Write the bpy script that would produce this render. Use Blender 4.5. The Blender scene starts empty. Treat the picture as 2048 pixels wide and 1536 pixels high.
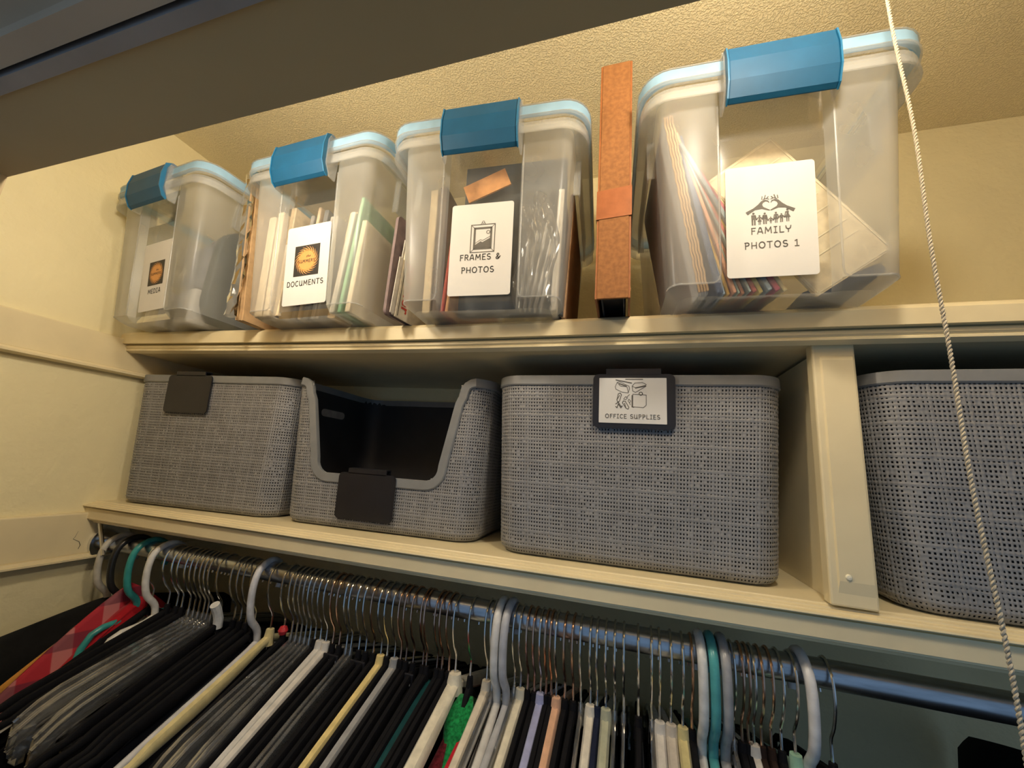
import bpy, bmesh, math, random
import numpy as np
from mathutils import Vector, Matrix

# ------------------------------------------------------------------ camera, world, light, exposure
scene = bpy.context.scene
col = scene.collection
ZC = 1.87                                     # height of the lens above the floor; all z below are relative to it
cam_d = bpy.data.cameras.new('camera')
cam = bpy.data.objects.new('camera', cam_d)
col.objects.link(cam)
cam_d.sensor_fit = 'HORIZONTAL'
cam_d.sensor_width = 36.0
cam_d.lens = 769.0 / 2048.0 * 36.0
cam_d.clip_start = 0.01
CR = ((0.95842, 0.00482, -0.28522), (0.27749, 0.21904, 0.93540), (0.06697, -0.97572, 0.20854))   # rows: world X, Y, Z in lens axes
cam.matrix_world = Matrix(((CR[0][0], -CR[0][1], -CR[0][2], 0),
                           (CR[1][0], -CR[1][1], -CR[1][2], 0),
                           (CR[2][0], -CR[2][1], -CR[2][2], ZC),
                           (0, 0, 0, 1)))
scene.camera = cam

world = bpy.data.worlds.new('room_dusk')
scene.world = world
world.use_nodes = True
bg = world.node_tree.nodes['Background']
bg.inputs[0].default_value = (0.45, 0.69, 1.0, 1)
bg.inputs[1].default_value = 0.32

BULBS = [(Vector((0.115, 0.150, 0.395)), 3.95), (Vector((-0.37, 0.150, 0.32)), 3.2)]   # bulb inside the front wall above the door; second is an added left fill
BULB_COL = (1.0, 0.90, 0.74)

scene.view_settings.view_transform = 'Standard'
scene.view_settings.look = 'None'
scene.view_settings.gamma = 1.0
scene.view_settings.use_curve_mapping = False
scene.view_settings.exposure = 0.0
scene.cycles.transparent_max_bounces = 28
scene.cycles.max_bounces = 6
scene.cycles.diffuse_bounces = 4
scene.cycles.glossy_bounces = 3
scene.cycles.use_adaptive_sampling = True
scene.cycles.adaptive_threshold = 0.1
scene.cycles.sample_clamp_indirect = 4.0
random.seed(7)
R = math.radians
ORD = ('first', 'second', 'third', 'fourth', 'fifth', 'sixth')

# ------------------------------------------------------------------ helpers
class MB:
    def __init__(s):
        s.v = []; s.f = []
    def add(s, vs, fs):
        o = len(s.v); s.v += [tuple(p) for p in vs]; s.f += [tuple(i + o for i in f) for f in fs]; return s
    def box(s, x0, x1, y0, y1, z0, z1):
        return s.add([(x0,y0,z0),(x1,y0,z0),(x1,y1,z0),(x0,y1,z0),(x0,y0,z1),(x1,y0,z1),(x1,y1,z1),(x0,y1,z1)],
                     [(0,3,2,1),(4,5,6,7),(0,1,5,4),(1,2,6,5),(2,3,7,6),(3,0,4,7)])
    def prism_x(s, prof, xs, dz=None):
        """profile of (y,z) swept along x; dz(x) lifts it"""
        n = len(prof); vs = []; fs = []
        for x in xs:
            d = dz(x) if dz else 0.0
            vs += [(x, y, z + d) for y, z in prof]
        for i in range(len(xs) - 1):
            for j in range(n):
                k = (j + 1) % n
                fs.append((i*n + j, i*n + k, (i+1)*n + k, (i+1)*n + j))
        fs.append(tuple(range(n))[::-1]); fs.append(tuple((len(xs)-1)*n + j for j in range(n)))
        return s.add(vs, fs)
    def tube(s, pts, r, n=8, closed=False, cap=True):
        pts = [Vector(p) for p in pts]; m = len(pts); vs = []; fs = []
        ref = None
        for i, p in enumerate(pts):
            a = pts[(i-1) % m] if (closed or i > 0) else p
            b = pts[(i+1) % m] if (closed or i < m-1) else p
            t = (b - a).normalized()
            if ref is None:
                ref = Vector((1,0,0)) if abs(t.x) < .8 else Vector((0,1,0))
            u = (ref - t * ref.dot(t)).normalized(); w = t.cross(u); ref = u
            rr = r[i] if isinstance(r, (list, tuple)) else r
            vs += [p + (u*math.cos(q) + w*math.sin(q))*rr for q in (2*math.pi*k/n for k in range(n))]
        for i in range(m if closed else m-1):
            j = (i+1) % m
            for k in range(n):
                l = (k+1) % n
                fs.append((i*n+k, i*n+l, j*n+l, j*n+k))
        if cap and not closed:
            fs.append(tuple(range(n))[::-1]); fs.append(tuple((m-1)*n+k for k in range(n)))
        return s.add(vs, fs)
    def lathe(s, prof, c=(0,0,0), n=20):
        vs = []; fs = []; m = len(prof)
        for k in range(n):
            a = 2*math.pi*k/n
            vs += [(c[0]+r*math.cos(a), c[1]+r*math.sin(a), c[2]+z) for r, z in prof]
        for k in range(n):
            l = (k+1) % n
            for i in range(m-1):
                fs.append((k*m+i, l*m+i, l*m+i+1, k*m+i+1))
        return s.add(vs, fs)
    def strip(s, secs, cap=True):
        """loft of equal-length closed sections"""
        n = len(secs[0]); vs = [p for q in secs for p in q]; fs = []
        for i in range(len(secs)-1):
            for j in range(n):
                k = (j+1) % n
                fs.append((i*n+j, i*n+k, (i+1)*n+k, (i+1)*n+j))
        if cap:
            fs.append(tuple(range(n))[::-1]); fs.append(tuple((len(secs)-1)*n+j for j in range(n)))
        return s.add(vs, fs)
    def poly(s, pts):
        return s.add(pts, [tuple(range(len(pts)))])
    def mesh(s, name, mat=None, smooth=False, angle=35, fix=True):
        me = bpy.data.meshes.new(name)
        me.from_pydata(s.v, [], s.f)
        if fix:
            b = bmesh.new(); b.from_mesh(me)
            bmesh.ops.recalc_face_normals(b, faces=b.faces)
            b.to_mesh(me); b.free()
        if mat: me.materials.append(mat)
        if smooth:
            me.polygons.foreach_set('use_smooth', [True]*len(me.polygons))
            me.set_sharp_from_angle(angle=R(angle))
        me.update()
        return me
    def build(s, name, mat, parent=None, smooth=False, bevel=0, loc=None, rot=None, angle=35, solid=0, fix=True):
        return obj(name, s.mesh(name, mat, smooth, angle, fix), parent, bevel, loc, rot, solid)

def obj(name, me, parent=None, bevel=0, loc=None, rot=None, solid=0):
    o = bpy.data.objects.new(name, me); col.objects.link(o)
    if parent is not None: o.parent = parent
    if loc: o.location = loc
    if rot: o.rotation_euler = rot
    if parent is None: o.location.z += ZC
    if solid:
        m = o.modifiers.new('wall', 'SOLIDIFY'); m.thickness = solid; m.offset = -1
    if bevel:
        m = o.modifiers.new('edge', 'BEVEL'); m.width = bevel; m.segments = 2; m.limit_method = 'ANGLE'; m.angle_limit = R(40)
    return o

def tag(o, label=None, cat=None, group=None, kind=None):
    if label: o['label'] = label
    if cat: o['category'] = cat
    if group: o['group'] = group
    if kind: o['kind'] = kind
    return o

def thing(name, label, cat, loc=(0,0,0), rot=(0,0,0), group=None):
    o = bpy.data.objects.new(name, None); col.objects.link(o)
    o.empty_display_size = .02
    o.location = (loc[0], loc[1], loc[2] + ZC); o.rotation_euler = rot
    return tag(o, label, cat, group)

def mat(name, c, rough=.6, metal=0.0, var=.0, scale=40., bump=0., bscale=200., c2=None, spec=.5, coords='Object', detail=4., stretch=None, bdist=.001, sheen=0.):
    m = bpy.data.materials.new(name); m.use_nodes = True
    nt = m.node_tree; N = nt.nodes; L = nt.links
    p = N['Principled BSDF']
    p.inputs['Roughness'].default_value = rough
    p.inputs['Metallic'].default_value = metal
    p.inputs['Specular IOR Level'].default_value = spec
    if sheen: p.inputs['Sheen Weight'].default_value = sheen
    tc = N.new('ShaderNodeTexCoord'); src = tc.outputs[coords]
    if stretch:
        mp = N.new('ShaderNodeMapping'); mp.inputs['Scale'].default_value = stretch
        L.new(src, mp.inputs['Vector']); src = mp.outputs['Vector']
    nz = N.new('ShaderNodeTexNoise'); nz.inputs['Scale'].default_value = scale; nz.inputs['Detail'].default_value = detail
    L.new(src, nz.inputs['Vector'])
    rp = N.new('ShaderNodeValToRGB')
    rp.color_ramp.elements[0].position = .35; rp.color_ramp.elements[1].position = .65
    a = c; b = c2 if c2 else tuple(min(1, x*(1+var)) for x in c)
    if not c2: a = tuple(x*(1-var) for x in c)
    rp.color_ramp.elements[0].color = (*a, 1); rp.color_ramp.elements[1].color = (*b, 1)
    L.new(nz.outputs['Fac'], rp.inputs['Fac']); L.new(rp.outputs['Color'], p.inputs['Base Color'])
    if bump:
        n2 = N.new('ShaderNodeTexNoise'); n2.inputs['Scale'].default_value = bscale; n2.inputs['Detail'].default_value = 3.
        L.new(src, n2.inputs['Vector'])
        bp = N.new('ShaderNodeBump'); bp.inputs['Strength'].default_value = bump; bp.inputs['Distance'].default_value = bdist
        L.new(n2.outputs['Fac'], bp.inputs['Height']); L.new(bp.outputs['Normal'], p.inputs['Normal'])
    return m

def plastic(name, c, opacity, rough=.25, gloss=.5, milky=.5, scale=30., vary=.25):
    """see-through polypropylene: part of the light passes straight, part scatters in the milky wall, fresnel gloss on top"""
    m = bpy.data.materials.new(name); m.use_nodes = True
    nt = m.node_tree; N = nt.nodes; L = nt.links
    N.remove(N['Principled BSDF']); out = N['Material Output']
    tr = N.new('ShaderNodeBsdfTransparent'); tr.inputs[0].default_value = (*(.88 + .12*x for x in c), 1)
    df = N.new('ShaderNodeBsdfDiffuse'); df.inputs[0].default_value = (*c, 1)
    tl = N.new('ShaderNodeBsdfTranslucent'); tl.inputs[0].default_value = (*c, 1)
    gl = N.new('ShaderNodeBsdfGlossy'); gl.inputs['Roughness'].default_value = rough
    m1 = N.new('ShaderNodeMixShader'); m1.inputs[0].default_value = milky
    L.new(df.outputs[0], m1.inputs[1]); L.new(tl.outputs[0], m1.inputs[2])
    m2 = N.new('ShaderNodeMixShader')
    tc = N.new('ShaderNodeTexCoord'); nz = N.new('ShaderNodeTexNoise'); nz.inputs['Scale'].default_value = scale
    L.new(tc.outputs['Object'], nz.inputs['Vector'])
    mr = N.new('ShaderNodeMapRange'); mr.inputs['From Min'].default_value = .3; mr.inputs['From Max'].default_value = .7
    mr.inputs['To Min'].default_value = opacity*(1-vary); mr.inputs['To Max'].default_value = min(1, opacity*(1+vary))
    L.new(nz.outputs['Fac'], mr.inputs['Value']); L.new(mr.outputs['Result'], m2.inputs[0])
    L.new(tr.outputs[0], m2.inputs[1]); L.new(m1.outputs[0], m2.inputs[2])
    lw = N.new('ShaderNodeFresnel'); lw.inputs['IOR'].default_value = 1.45
    mu = N.new('ShaderNodeMath'); mu.operation = 'MULTIPLY'; mu.inputs[1].default_value = gloss
    L.new(lw.outputs[0], mu.inputs[0])
    m3 = N.new('ShaderNodeMixShader'); L.new(mu.outputs[0], m3.inputs[0])
    L.new(m2.outputs[0], m3.inputs[1]); L.new(gl.outputs[0], m3.inputs[2])
    L.new(m3.outputs[0], out.inputs['Surface'])
    return m

def plaster(name, c, scale, strength, dist, blob=False):
    m = mat(name, c, rough=.55, var=.04, scale=6.)
    nt = m.node_tree; N = nt.nodes; L = nt.links; p = N['Principled BSDF']
    tc = N.new('ShaderNodeTexCoord')
    n1 = N.new('ShaderNodeTexNoise'); n1.inputs['Scale'].default_value = scale; n1.inputs['Detail'].default_value = 3.; n1.inputs['Roughness'].default_value = .55
    L.new(tc.outputs['Object'], n1.inputs['Vector'])
    rp = N.new('ShaderNodeValToRGB'); rp.color_ramp.elements[0].position = .44 if blob else .3; rp.color_ramp.elements[1].position = .62 if blob else .75
    L.new(n1.outputs['Fac'], rp.inputs['Fac'])
    bp = N.new('ShaderNodeBump'); bp.inputs['Strength'].default_value = strength; bp.inputs['Distance'].default_value = dist
    L.new(rp.outputs['Color'], bp.inputs['Height']); L.new(bp.outputs['Normal'], p.inputs['Normal'])
    return m

CREAM = (.84, .745, .455)
M = {}
M['ceil'] = plaster('ceiling_plaster', (.82, .715, .45), 420., .6, .0022, True)
M['wall'] = plaster('wall_plaster', CREAM, 60., .35, .002)
M['wallb'] = plaster('back_plaster', CREAM, 70., .4, .002)
M['paint'] = mat('cream_gloss_paint', (.78, .67, .42), rough=.38, var=.05, scale=14., bump=.25, bscale=60., bdist=.0012)
M['header'] = mat('header_paint', (.68, .50, .26), rough=.6, var=.04, scale=8., bump=.1, bscale=80.)
M['track'] = mat('grey_track_metal', (.46, .43, .42), rough=.45, metal=.2, var=.08, scale=30.)
M['casing'] = mat('casing_paint', (.74, .58, .42), rough=.6, var=.05, scale=12.)
M['floor'] = mat('floor_boards', (.28, .19, .11), rough=.5, var=.2, scale=5., stretch=(1, 12, 1))
M['frost'] = plastic('frosted_box_plastic', (.86, .88, .86), .29, .30, .40, .45, 14., .12)
M['clearp'] = plastic('clear_panel_plastic', (.88, .9, .87), .10, .12, .6, .5, 14., .1)
M['lid'] = plastic('lid_plastic', (.88, .90, .89), .25, .2, .5, .5, 14., .1)
M['gasket'] = plastic('pale_blue_gasket', (.42, .66, .86), .75, .35, .3, .4)
M['latch'] = mat('blue_latch_plastic', (.004, .062, .140), rough=.5, spec=.3, var=.05, scale=60., bump=.08, bscale=900., bdist=.0003)
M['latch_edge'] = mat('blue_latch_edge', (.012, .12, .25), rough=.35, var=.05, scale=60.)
M['card'] = mat('label_card', (.64, .635, .61), rough=.7, var=.02, scale=25., bump=.12, bscale=60., bdist=.0006)
M['ink'] = mat('black_ink', (.022, .02, .018), rough=.6, var=.1, scale=80.)
M['greyink'] = mat('grey_ink', (.10, .095, .085), rough=.6, var=.1, scale=80.)
M['sun'] = mat('orange_print', (.62, .30, .09), rough=.6, var=.06, scale=80.)
M['basket'] = mat('grey_basket_plastic', (.24, .24, .24), rough=.42, var=.08, scale=50.)
M['rim'] = mat('grey_rim_plastic', (.21, .218, .222), rough=.4, var=.05, scale=50., bump=.05, bscale=600., bdist=.0003)
M['shade_shell'] = mat('painted_hole_shade', (.022, .023, .028), rough=.6, var=.1, scale=30.)  # near-black inner shell, putting hole and interior shade into colour
M['clip'] = mat('black_clip', (.012, .012, .016), rough=.4, var=.1, scale=60.)
M['orange'] = mat('kraft_orange', (.200, .078, .019), rough=.8, c2=(.265, .110, .030), scale=220., bump=.15, bscale=500., bdist=.0004, detail=2.)
M['orange2'] = mat('orange_cover', (.27, .09, .022), rough=.6, var=.1, scale=120.)
M['tape'] = mat('packing_tape', (.30, .10, .04), rough=.28, var=.12, scale=90., bump=.2, bscale=120.)
M['blackb'] = mat('binder_black', (.015, .014, .016), rough=.5, var=.2, scale=40.)
M['cardboard'] = mat('cardboard', (.50, .33, .17), rough=.8, var=.12, scale=80.)
M['rod'] = mat('dark_steel_rod', (.50, .53, .58), rough=.28, metal=1.0, var=.15, scale=30., stretch=(1, 8, 8))
M['chrome'] = mat('chrome_wire', (.75, .75, .74), rough=.18, metal=1., var=.05, scale=60.)
M['copper'] = mat('copper_wire', (.70, .46, .34), rough=.2, metal=1., var=.06, scale=60.)
M['string'] = mat('cotton_string', (.50, .44, .33), rough=.9, var=.15, scale=300.)
M['porcelain'] = mat('porcelain', (.85, .84, .8), rough=.2, var=.02, scale=20.)
M['brass'] = mat('brass', (.7, .5, .25), rough=.3, metal=1., var=.1, scale=40.)
M['screw'] = mat('painted_screw', (.82, .78, .62), rough=.35, var=.05, scale=60.)
bulb_m = bpy.data.materials.new('bulb_glow'); bulb_m.use_nodes = True          # glowing glass the filament light passes through
_n = bulb_m.node_tree; _n.nodes.remove(_n.nodes['Principled BSDF'])
_e = _n.nodes.new('ShaderNodeEmission'); _e.inputs[0].default_value = (*BULB_COL, 1); _e.inputs[1].default_value = 12.0
_t = _n.nodes.new('ShaderNodeBsdfTransparent'); _x = _n.nodes.new('ShaderNodeMixShader'); _x.inputs[0].default_value = .06
_n.links.new(_t.outputs[0], _x.inputs[1]); _n.links.new(_e.outputs[0], _x.inputs[2]); _n.links.new(_x.outputs[0], _n.nodes['Material Output'].inputs['Surface'])

_cc = {}
def cmat(c, rough=.8, var=.12, scale=90., bump=.15, bscale=400., kind='cloth', sheen=0.):
    k = (tuple(round(x, 3) for x in c), rough, kind)
    if k not in _cc: _cc[k] = mat('%s_%d' % (kind, len(_cc)), c, rough=rough, var=var, scale=scale, bump=bump, bscale=bscale, bdist=.0006, sheen=sheen if max(c) > .1 else 0., spec=.12 if kind in ('cloth', 'velvet', 'knit') else .5)
    return _cc[k]

def struct(name, mb, m, bevel=0, smooth=False):
    return tag(mb.build(name, m, bevel=bevel, smooth=smooth), kind='structure')

# ------------------------------------------------------------------ the closet shell
XL, XR, YB, ZT, ZF = -.80, 1.35, .651, .553, -ZC
struct('floor', MB().box(XL-.6, XR+.6, -1.6, YB+.1, ZF-.05, ZF), M['floor'])
struct('ceiling', MB().box(XL-.1, XR+.1, .03, YB+.1, ZT, ZT+.06), M['ceil'])
struct('wall_back', MB().box(XL-.1, XR+.1, YB, YB+.08, ZF, ZT), M['wallb'])
struct('wall_left', MB().box(XL-.10, XL, .02, YB, ZF, ZT), M['wall'])
struct('wall_right', MB().box(XR, XR+.10, .02, YB, ZF, ZT), M['wall'])
JL, JR = -.402, 1.0                            # door opening in the front wall
fw = MB().box(XL-.10, XR+.10, .0785, .118, .168, ZT)
fw.box(XL-.10, JL, .0785, .118, ZF, .168).box(JR, XR+.10, .0785, .118, ZF, .168)
struct('wall_front', fw, M['header'])
struct('trim_1', MB().box(JL-.02, JR+.02, .0725, .0785, .1660, .20), M['track'])
struct('trim_2', MB().box(JL-.02, JR+.02, .0705, .0725, .1760, .20), M['blackb'])
struct('trim_3', MB().box(JL-.02, JR+.02, .0615, .0705, .1670, ZT), M['casing'])
struct('trim_4', MB().box(JL-.10, JR+.10, .030, .0615, .1725, ZT), M['casing'])
def cleat(name, z0, z1, th, mz, mth, y1):
    o = struct(name, MB().box(XL, XL+th, .03, y1, z0, z1), M['paint'], bevel=.002)
    m = MB()
    a = [(XL, mz), (XL+mth*.6, mz), (XL+mth, mz+.002), (XL+mth, mz+.0045), (XL+mth*.75, mz+.006), (XL+mth*.7, mz+.0085), (XL, mz+.009)]
    m.strip([[(x, y, z) for x, z in a] for y in (.03, y1)])
    m.build('moulding', M['paint'], o).location = (0, 0, 0)
    return o
cleat('trim_5', .1116, .1628, .008, .1035, .017, .64)
cleat('trim_6', -.1735, -.1126, .010, -.1815, .019, .64)

ck = [o for o in bpy.data.objects if o.name == 'trim_6'][0]
MB().tube([(XL+.0101, .4091, -.1390), (XL+.0101, .4071, -.1472), (XL+.0101, .4054, -.1498), (XL+.0101, .4132, -.1545), (XL+.0101, .4156, -.1598), (XL+.0101, .4146, -.1653)], [.0001, .0002, .0002, .0003, .0004, .0003], 5).build('crack', M['ink'], ck)

# ------------------------------------------------------------------ shelves
def sag(x):
    return .0102*(max(0., (-x-.15)/.65))**1.5
XS = [XL + (XR-XL)*i/48 for i in range(49)]
ZS = .163                                      # top of the upper shelf
us = thing('closet_shelf', 'upper cream painted shelf carrying the clear storage boxes', 'shelf', (0, .40, 0))
MB().prism_x([(.012, .1635-.030), (.012, ZS-.001), (.016, ZS), (.2505, ZS), (.2505, .1335)], XS, sag).build('board', M['paint'], us)
MB().prism_x([(-.002, .1440), (-.002, .1590), (.0005, .1620), (.004, .1648), (.009, .1665), (.0125, .1665), (.0125, .1440)], XS, sag).build('fascia', M['paint'], us)
MB().prism_x([(.0125, .1432), (.005, .1430), (.0035, .1415), (.0035, .1385), (.0055, .1365), (.0045, .1355), (.0045, .1335), (.0125, .1310), (.0125, .1335)], XS, sag).build('moulding', M['paint'], us)
ls = thing('closet_shelf', 'lower cream painted shelf carrying the grey woven baskets', 'shelf', (0, .42, 0))
ZL = -.097
MB().prism_x([(.012, -.118), (.012, ZL), (.2305, ZL), (.2305, -.118)], XS).build('board', M['paint'], ls)
MB().prism_x([(-.005, -.1215), (-.005, -.1062), (-.0025, -.1055), (-.0025, -.1048), (-.0085, -.1040), (-.0095, -.1030), (-.0090, -.1018), (-.0035, -.1012), (-.0030, -.1002), (.0010, -.0996), (.0014, -.0984), (.0055, -.0976), (.0060, -.0968), (.0090, -.0966), (.0125, -.0970), (.0125, -.1215)], XS).build('fascia', M['paint'], ls)
MB().prism_x([(.0125, -.1208), (-.003, -.1215), (-.0035, -.1235), (.002, -.1255), (.004, -.128), (.0085, -.129), (.0125, -.129)], XS).build('moulding', M['paint'], ls)

dv = thing('shelf_divider', 'cream upright divider panel with raised front trim between the baskets', 'divider', (.1835, .42, ZL), (0, R(1.1), 0))
HD = .2265
MB().box(-.0085, .0095, .012, .23, 0, HD).build('panel', M['paint'], dv)
MB().box(-.0175, .0165, -.002, .012, .0005, HD+.010).build('trim_board', M['paint'], dv, bevel=.0018)
MB().strip([[(-.0105, -.0035, .021), (.0135, -.0035, .021), (.0135, -.0035, HD-.012), (-.0105, -.0035, HD-.012)],
            [(-.012, -.0015, .008), (.0145, -.0015, .008), (.0145, -.0015, HD-.006), (-.012, -.0015, HD-.006)]]).build('trim_face', M['paint'], dv)
sc_ = MB().lathe([(.0001, .0016), (.0018, .0012), (.0026, 0), (.0026, -.002)], n=14).build('screw', M['screw'], dv, smooth=True)
sc_.location = (-.004, -.0035, .0245); sc_.rotation_euler = (R(90), 0, 0)

# ------------------------------------------------------------------ lettering and flat print helpers (local x right, z up, printed on the -y face)
def text_mesh(body, size, mat_, bold=.0, shear=0., space=1.):
    cu = bpy.data.curves.new('lettering', 'FONT'); cu.body = body; cu.size = size; cu.align_x = 'CENTER'; cu.align_y = 'CENTER'
    cu.offset = bold; cu.shear = shear; cu.space_character = space; cu.resolution_u = 3
    t = bpy.data.objects.new('lettering', cu); col.objects.link(t)
    dg = bpy.context.evaluated_depsgraph_get(); dg.update()
    me = bpy.data.meshes.new_from_object(t.evaluated_get(dg))
    bpy.data.objects.remove(t); bpy.data.curves.remove(cu)
    n = len(me.vertices); a = np.empty(n*3, np.float32); me.vertices.foreach_get('co', a); a = a.reshape(-1, 3)
    b = np.stack([a[:, 0], np.zeros(n, np.float32), a[:, 1]], 1)
    me.vertices.foreach_set('co', b.ravel()); me.materials.clear(); me.materials.append(mat_); me.update()
    return me
def _arc(cx, cz, rx, rz, a0, a1, n=8):
    return [(cx + rx*math.cos(R(a0+(a1-a0)*k/n)), cz + rz*math.sin(R(a0+(a1-a0)*k/n))) for k in range(n+1)]
# hand-lettered capitals: advance width and pen strokes in a unit-high cell
PEN = {
 'A': (.80, [[(.04, 0), (.30, .88)] + _arc(.42, .86, .13, .14, 160, 20, 4) + [(.76, 0)], [(.14, .32), (.68, .32)]]),
 'C': (.74, [_arc(.42, .5, .37, .5, 48, 312, 14)]),
 'D': (.80, [[(.10, 0), (.10, 1), (.32, 1)] + _arc(.32, .5, .42, .5, 90, -90, 12)[1:] + [(.10, 0)]]),
 'E': (.66, [[(.62, 1), (.10, 1), (.10, 0), (.64, 0)], [(.10, .52), (.54, .52)]]),
 'F': (.64, [[(.64, .98), (.08, .98)], [(.12, .98), (.12, -.04)], [(.12, .52), (.54, .52)]]),
 'H': (.84, [[(.10, 1), (.10, 0)], [(.74, 1), (.74, 0)], [(.10, .48), (.74, .48)]]),
 'I': (.52, [[(.06, 1), (.46, 1)], [(.26, 1), (.26, 0)], [(.04, 0), (.48, 0)]]),
 'L': (.66, [[(.12, 1), (.12, 0), (.64, 0)]]),
 'M': (1.02, [[(.08, 0), (.16, 1), (.50, .30), (.86, 1), (.94, 0)]]),
 'N': (.86, [[(.10, 0), (.12, 1), (.74, 0), (.76, 1)]]),
 'O': (.92, [_arc(.46, .5, .40, .5, 0, 360, 20)]),
 'P': (.68, [[(.12, -.06), (.12, 1)], [(.02, .98), (.36, 1)] + _arc(.36, .74, .26, .26, 90, -90, 8)[1:] + [(.12, .46)]]),
 'R': (.76, [[(.12, 0), (.12, 1), (.40, 1)] + _arc(.40, .75, .25, .25, 90, -90, 8)[1:] + [(.12, .50)], [(.36, .50), (.72, 0)]]),
 'S': (.70, [_arc(.36, .74, .27, .26, 40, 250, 9) + _arc(.36, .26, .29, .26, 70, -150, 9)]),
 'T': (.76, [[(.02, 1), (.74, 1)], [(.38, 1), (.38, -.02)]]),
 'U': (.86, [[(.10, 1), (.10, .34)] + _arc(.40, .34, .30, .34, 180, 300, 7) + [(.68, .30), (.70, 1)], [(.70, .5), (.74, 0), (.84, .02)]]),
 'Y': (.76, [[(.04, 1)] + _arc(.38, .78, .30, .30, 190, 350, 6) + [(.72, 1)], [(.38, .48), (.36, -.02)]]),
 '1': (.60, [[(.08, .84), (.34, 1), (.34, 0)], [(.06, 0), (.60, 0)]]),
 '&': (.86, [[(.84, .50), (.52, 0), (.24, .70)] + _arc(.40, .80, .17, .19, 200, -20, 7) + [(.30, .46), (.12, .28)] + _arc(.30, .22, .20, .22, 170, 330, 6) + [(.66, .36), (.84, .50)]]),
 ' ': (.42, []),
}
def letter(body, size, parent, x, z, y=-.00025, m=None, bold=.0, rot=0, shear=0., space=1., pen=None):
    if pen is None and all(c in PEN for c in body):
        h = size*.74; g = .22*space
        tot = sum(PEN[c][0]+g for c in body)-g
        p = Print(0.0); cx = -tot/2
        for c in body:
            for st in PEN[c][1]: p.line([((cx+a)*h, (b-.5)*h) for a, b in st], h*.155)
            cx += PEN[c][0]+g
        o = p.build('lettering', m or M['ink'], parent)
    else:
        o = obj('lettering', text_mesh(body, size, m or M['ink'], bold, shear, space), parent)
    o.location = (x, y, z); o.rotation_euler = (0, -rot, 0)
    return o
class Print:
    """flat ink shapes on a card"""
    def __init__(s, y=-.0002): s.m = MB(); s.y = y
    def poly(s, pts):
        s.m.poly([(x, s.y, z) for x, z in pts]); return s
    def disc(s, x, z, r, n=16, rz=None):
        rz = rz or r
        return s.poly([(x + r*math.cos(2*math.pi*k/n), z + rz*math.sin(2*math.pi*k/n)) for k in range(n)])
    def line(s, pts, w):
        for (ax, az), (bx, bz) in zip(pts[:-1], pts[1:]):
            d = math.hypot(bx-ax, bz-az) or 1e-9; nx, nz = -(bz-az)/d*w/2, (bx-ax)/d*w/2
            ex, ez = (bx-ax)/d*w*.3, (bz-az)/d*w*.3
            s.poly([(ax+nx-ex, az+nz-ez), (ax-nx-ex, az-nz-ez), (bx-nx+ex, bz-nz+ez), (bx+nx+ex, bz+nz+ez)])
        return s
    def ring(s, x, z, r, w, n=18, rz=None):
        rz = rz or r
        return s.line([(x + r*math.cos(2*math.pi*k/n), z + rz*math.sin(2*math.pi*k/n)) for k in range(n+1)], w)
    def build(s, name, m, parent):
        return s.m.build(name, m, parent, fix=False)

def round_rect(w, h, r, n=5):
    pts = []
    for cx, cz, a0 in ((w/2-r, h/2-r, 0), (-w/2+r, h/2-r, 90), (-w/2+r, -h/2+r, 180), (w/2-r, -h/2+r, 270)):
        for k in range(n+1):
            a = R(a0 + 90*k/n); pts.append((cx + r*math.cos(a), cz + r*math.sin(a)))
    return pts
def card_mesh(w, h, r, th, name, m):
    q = round_rect(w, h, r)
    return MB().strip([[(x, 0, z) for x, z in q], [(x, th, z) for x, z in q]]).mesh(name, m)

def sun_emblem(parent, x, z, s, name_text=True):
    Print(-.00015).poly([(x-s, z-s), (x+s, z-s), (x+s, z+s), (x-s, z+s)]).build('emblem_square', M['ink'], parent)
    p = Print(-.0003); p.disc(x, z, s*.70, 36)
    for k in range(22):
        a = 2*math.pi*k/22; q = []; qi = []
        for i in range(7):
            t = i/6; r = s*(.64 + .31*t); b = a + .62*t**1.1; wd = (1-t)*.16
            q.append((x + r*math.cos(b+wd), z + r*math.sin(b+wd))); qi.append((x + r*math.cos(b-wd*.6), z + r*math.sin(b-wd*.6)))
        p.poly(q + qi[::-1])
    p.build('emblem_sun', M['sun'], parent)
    if name_text:
        letter('SUMMERS', s*.26, parent, x, z-.05*s, -.00045, M['ink'])
        letter('the', s*.26, parent, x+s*.12, z+s*.26, -.00045, M['ink'], 0, shear=.3)

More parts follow.
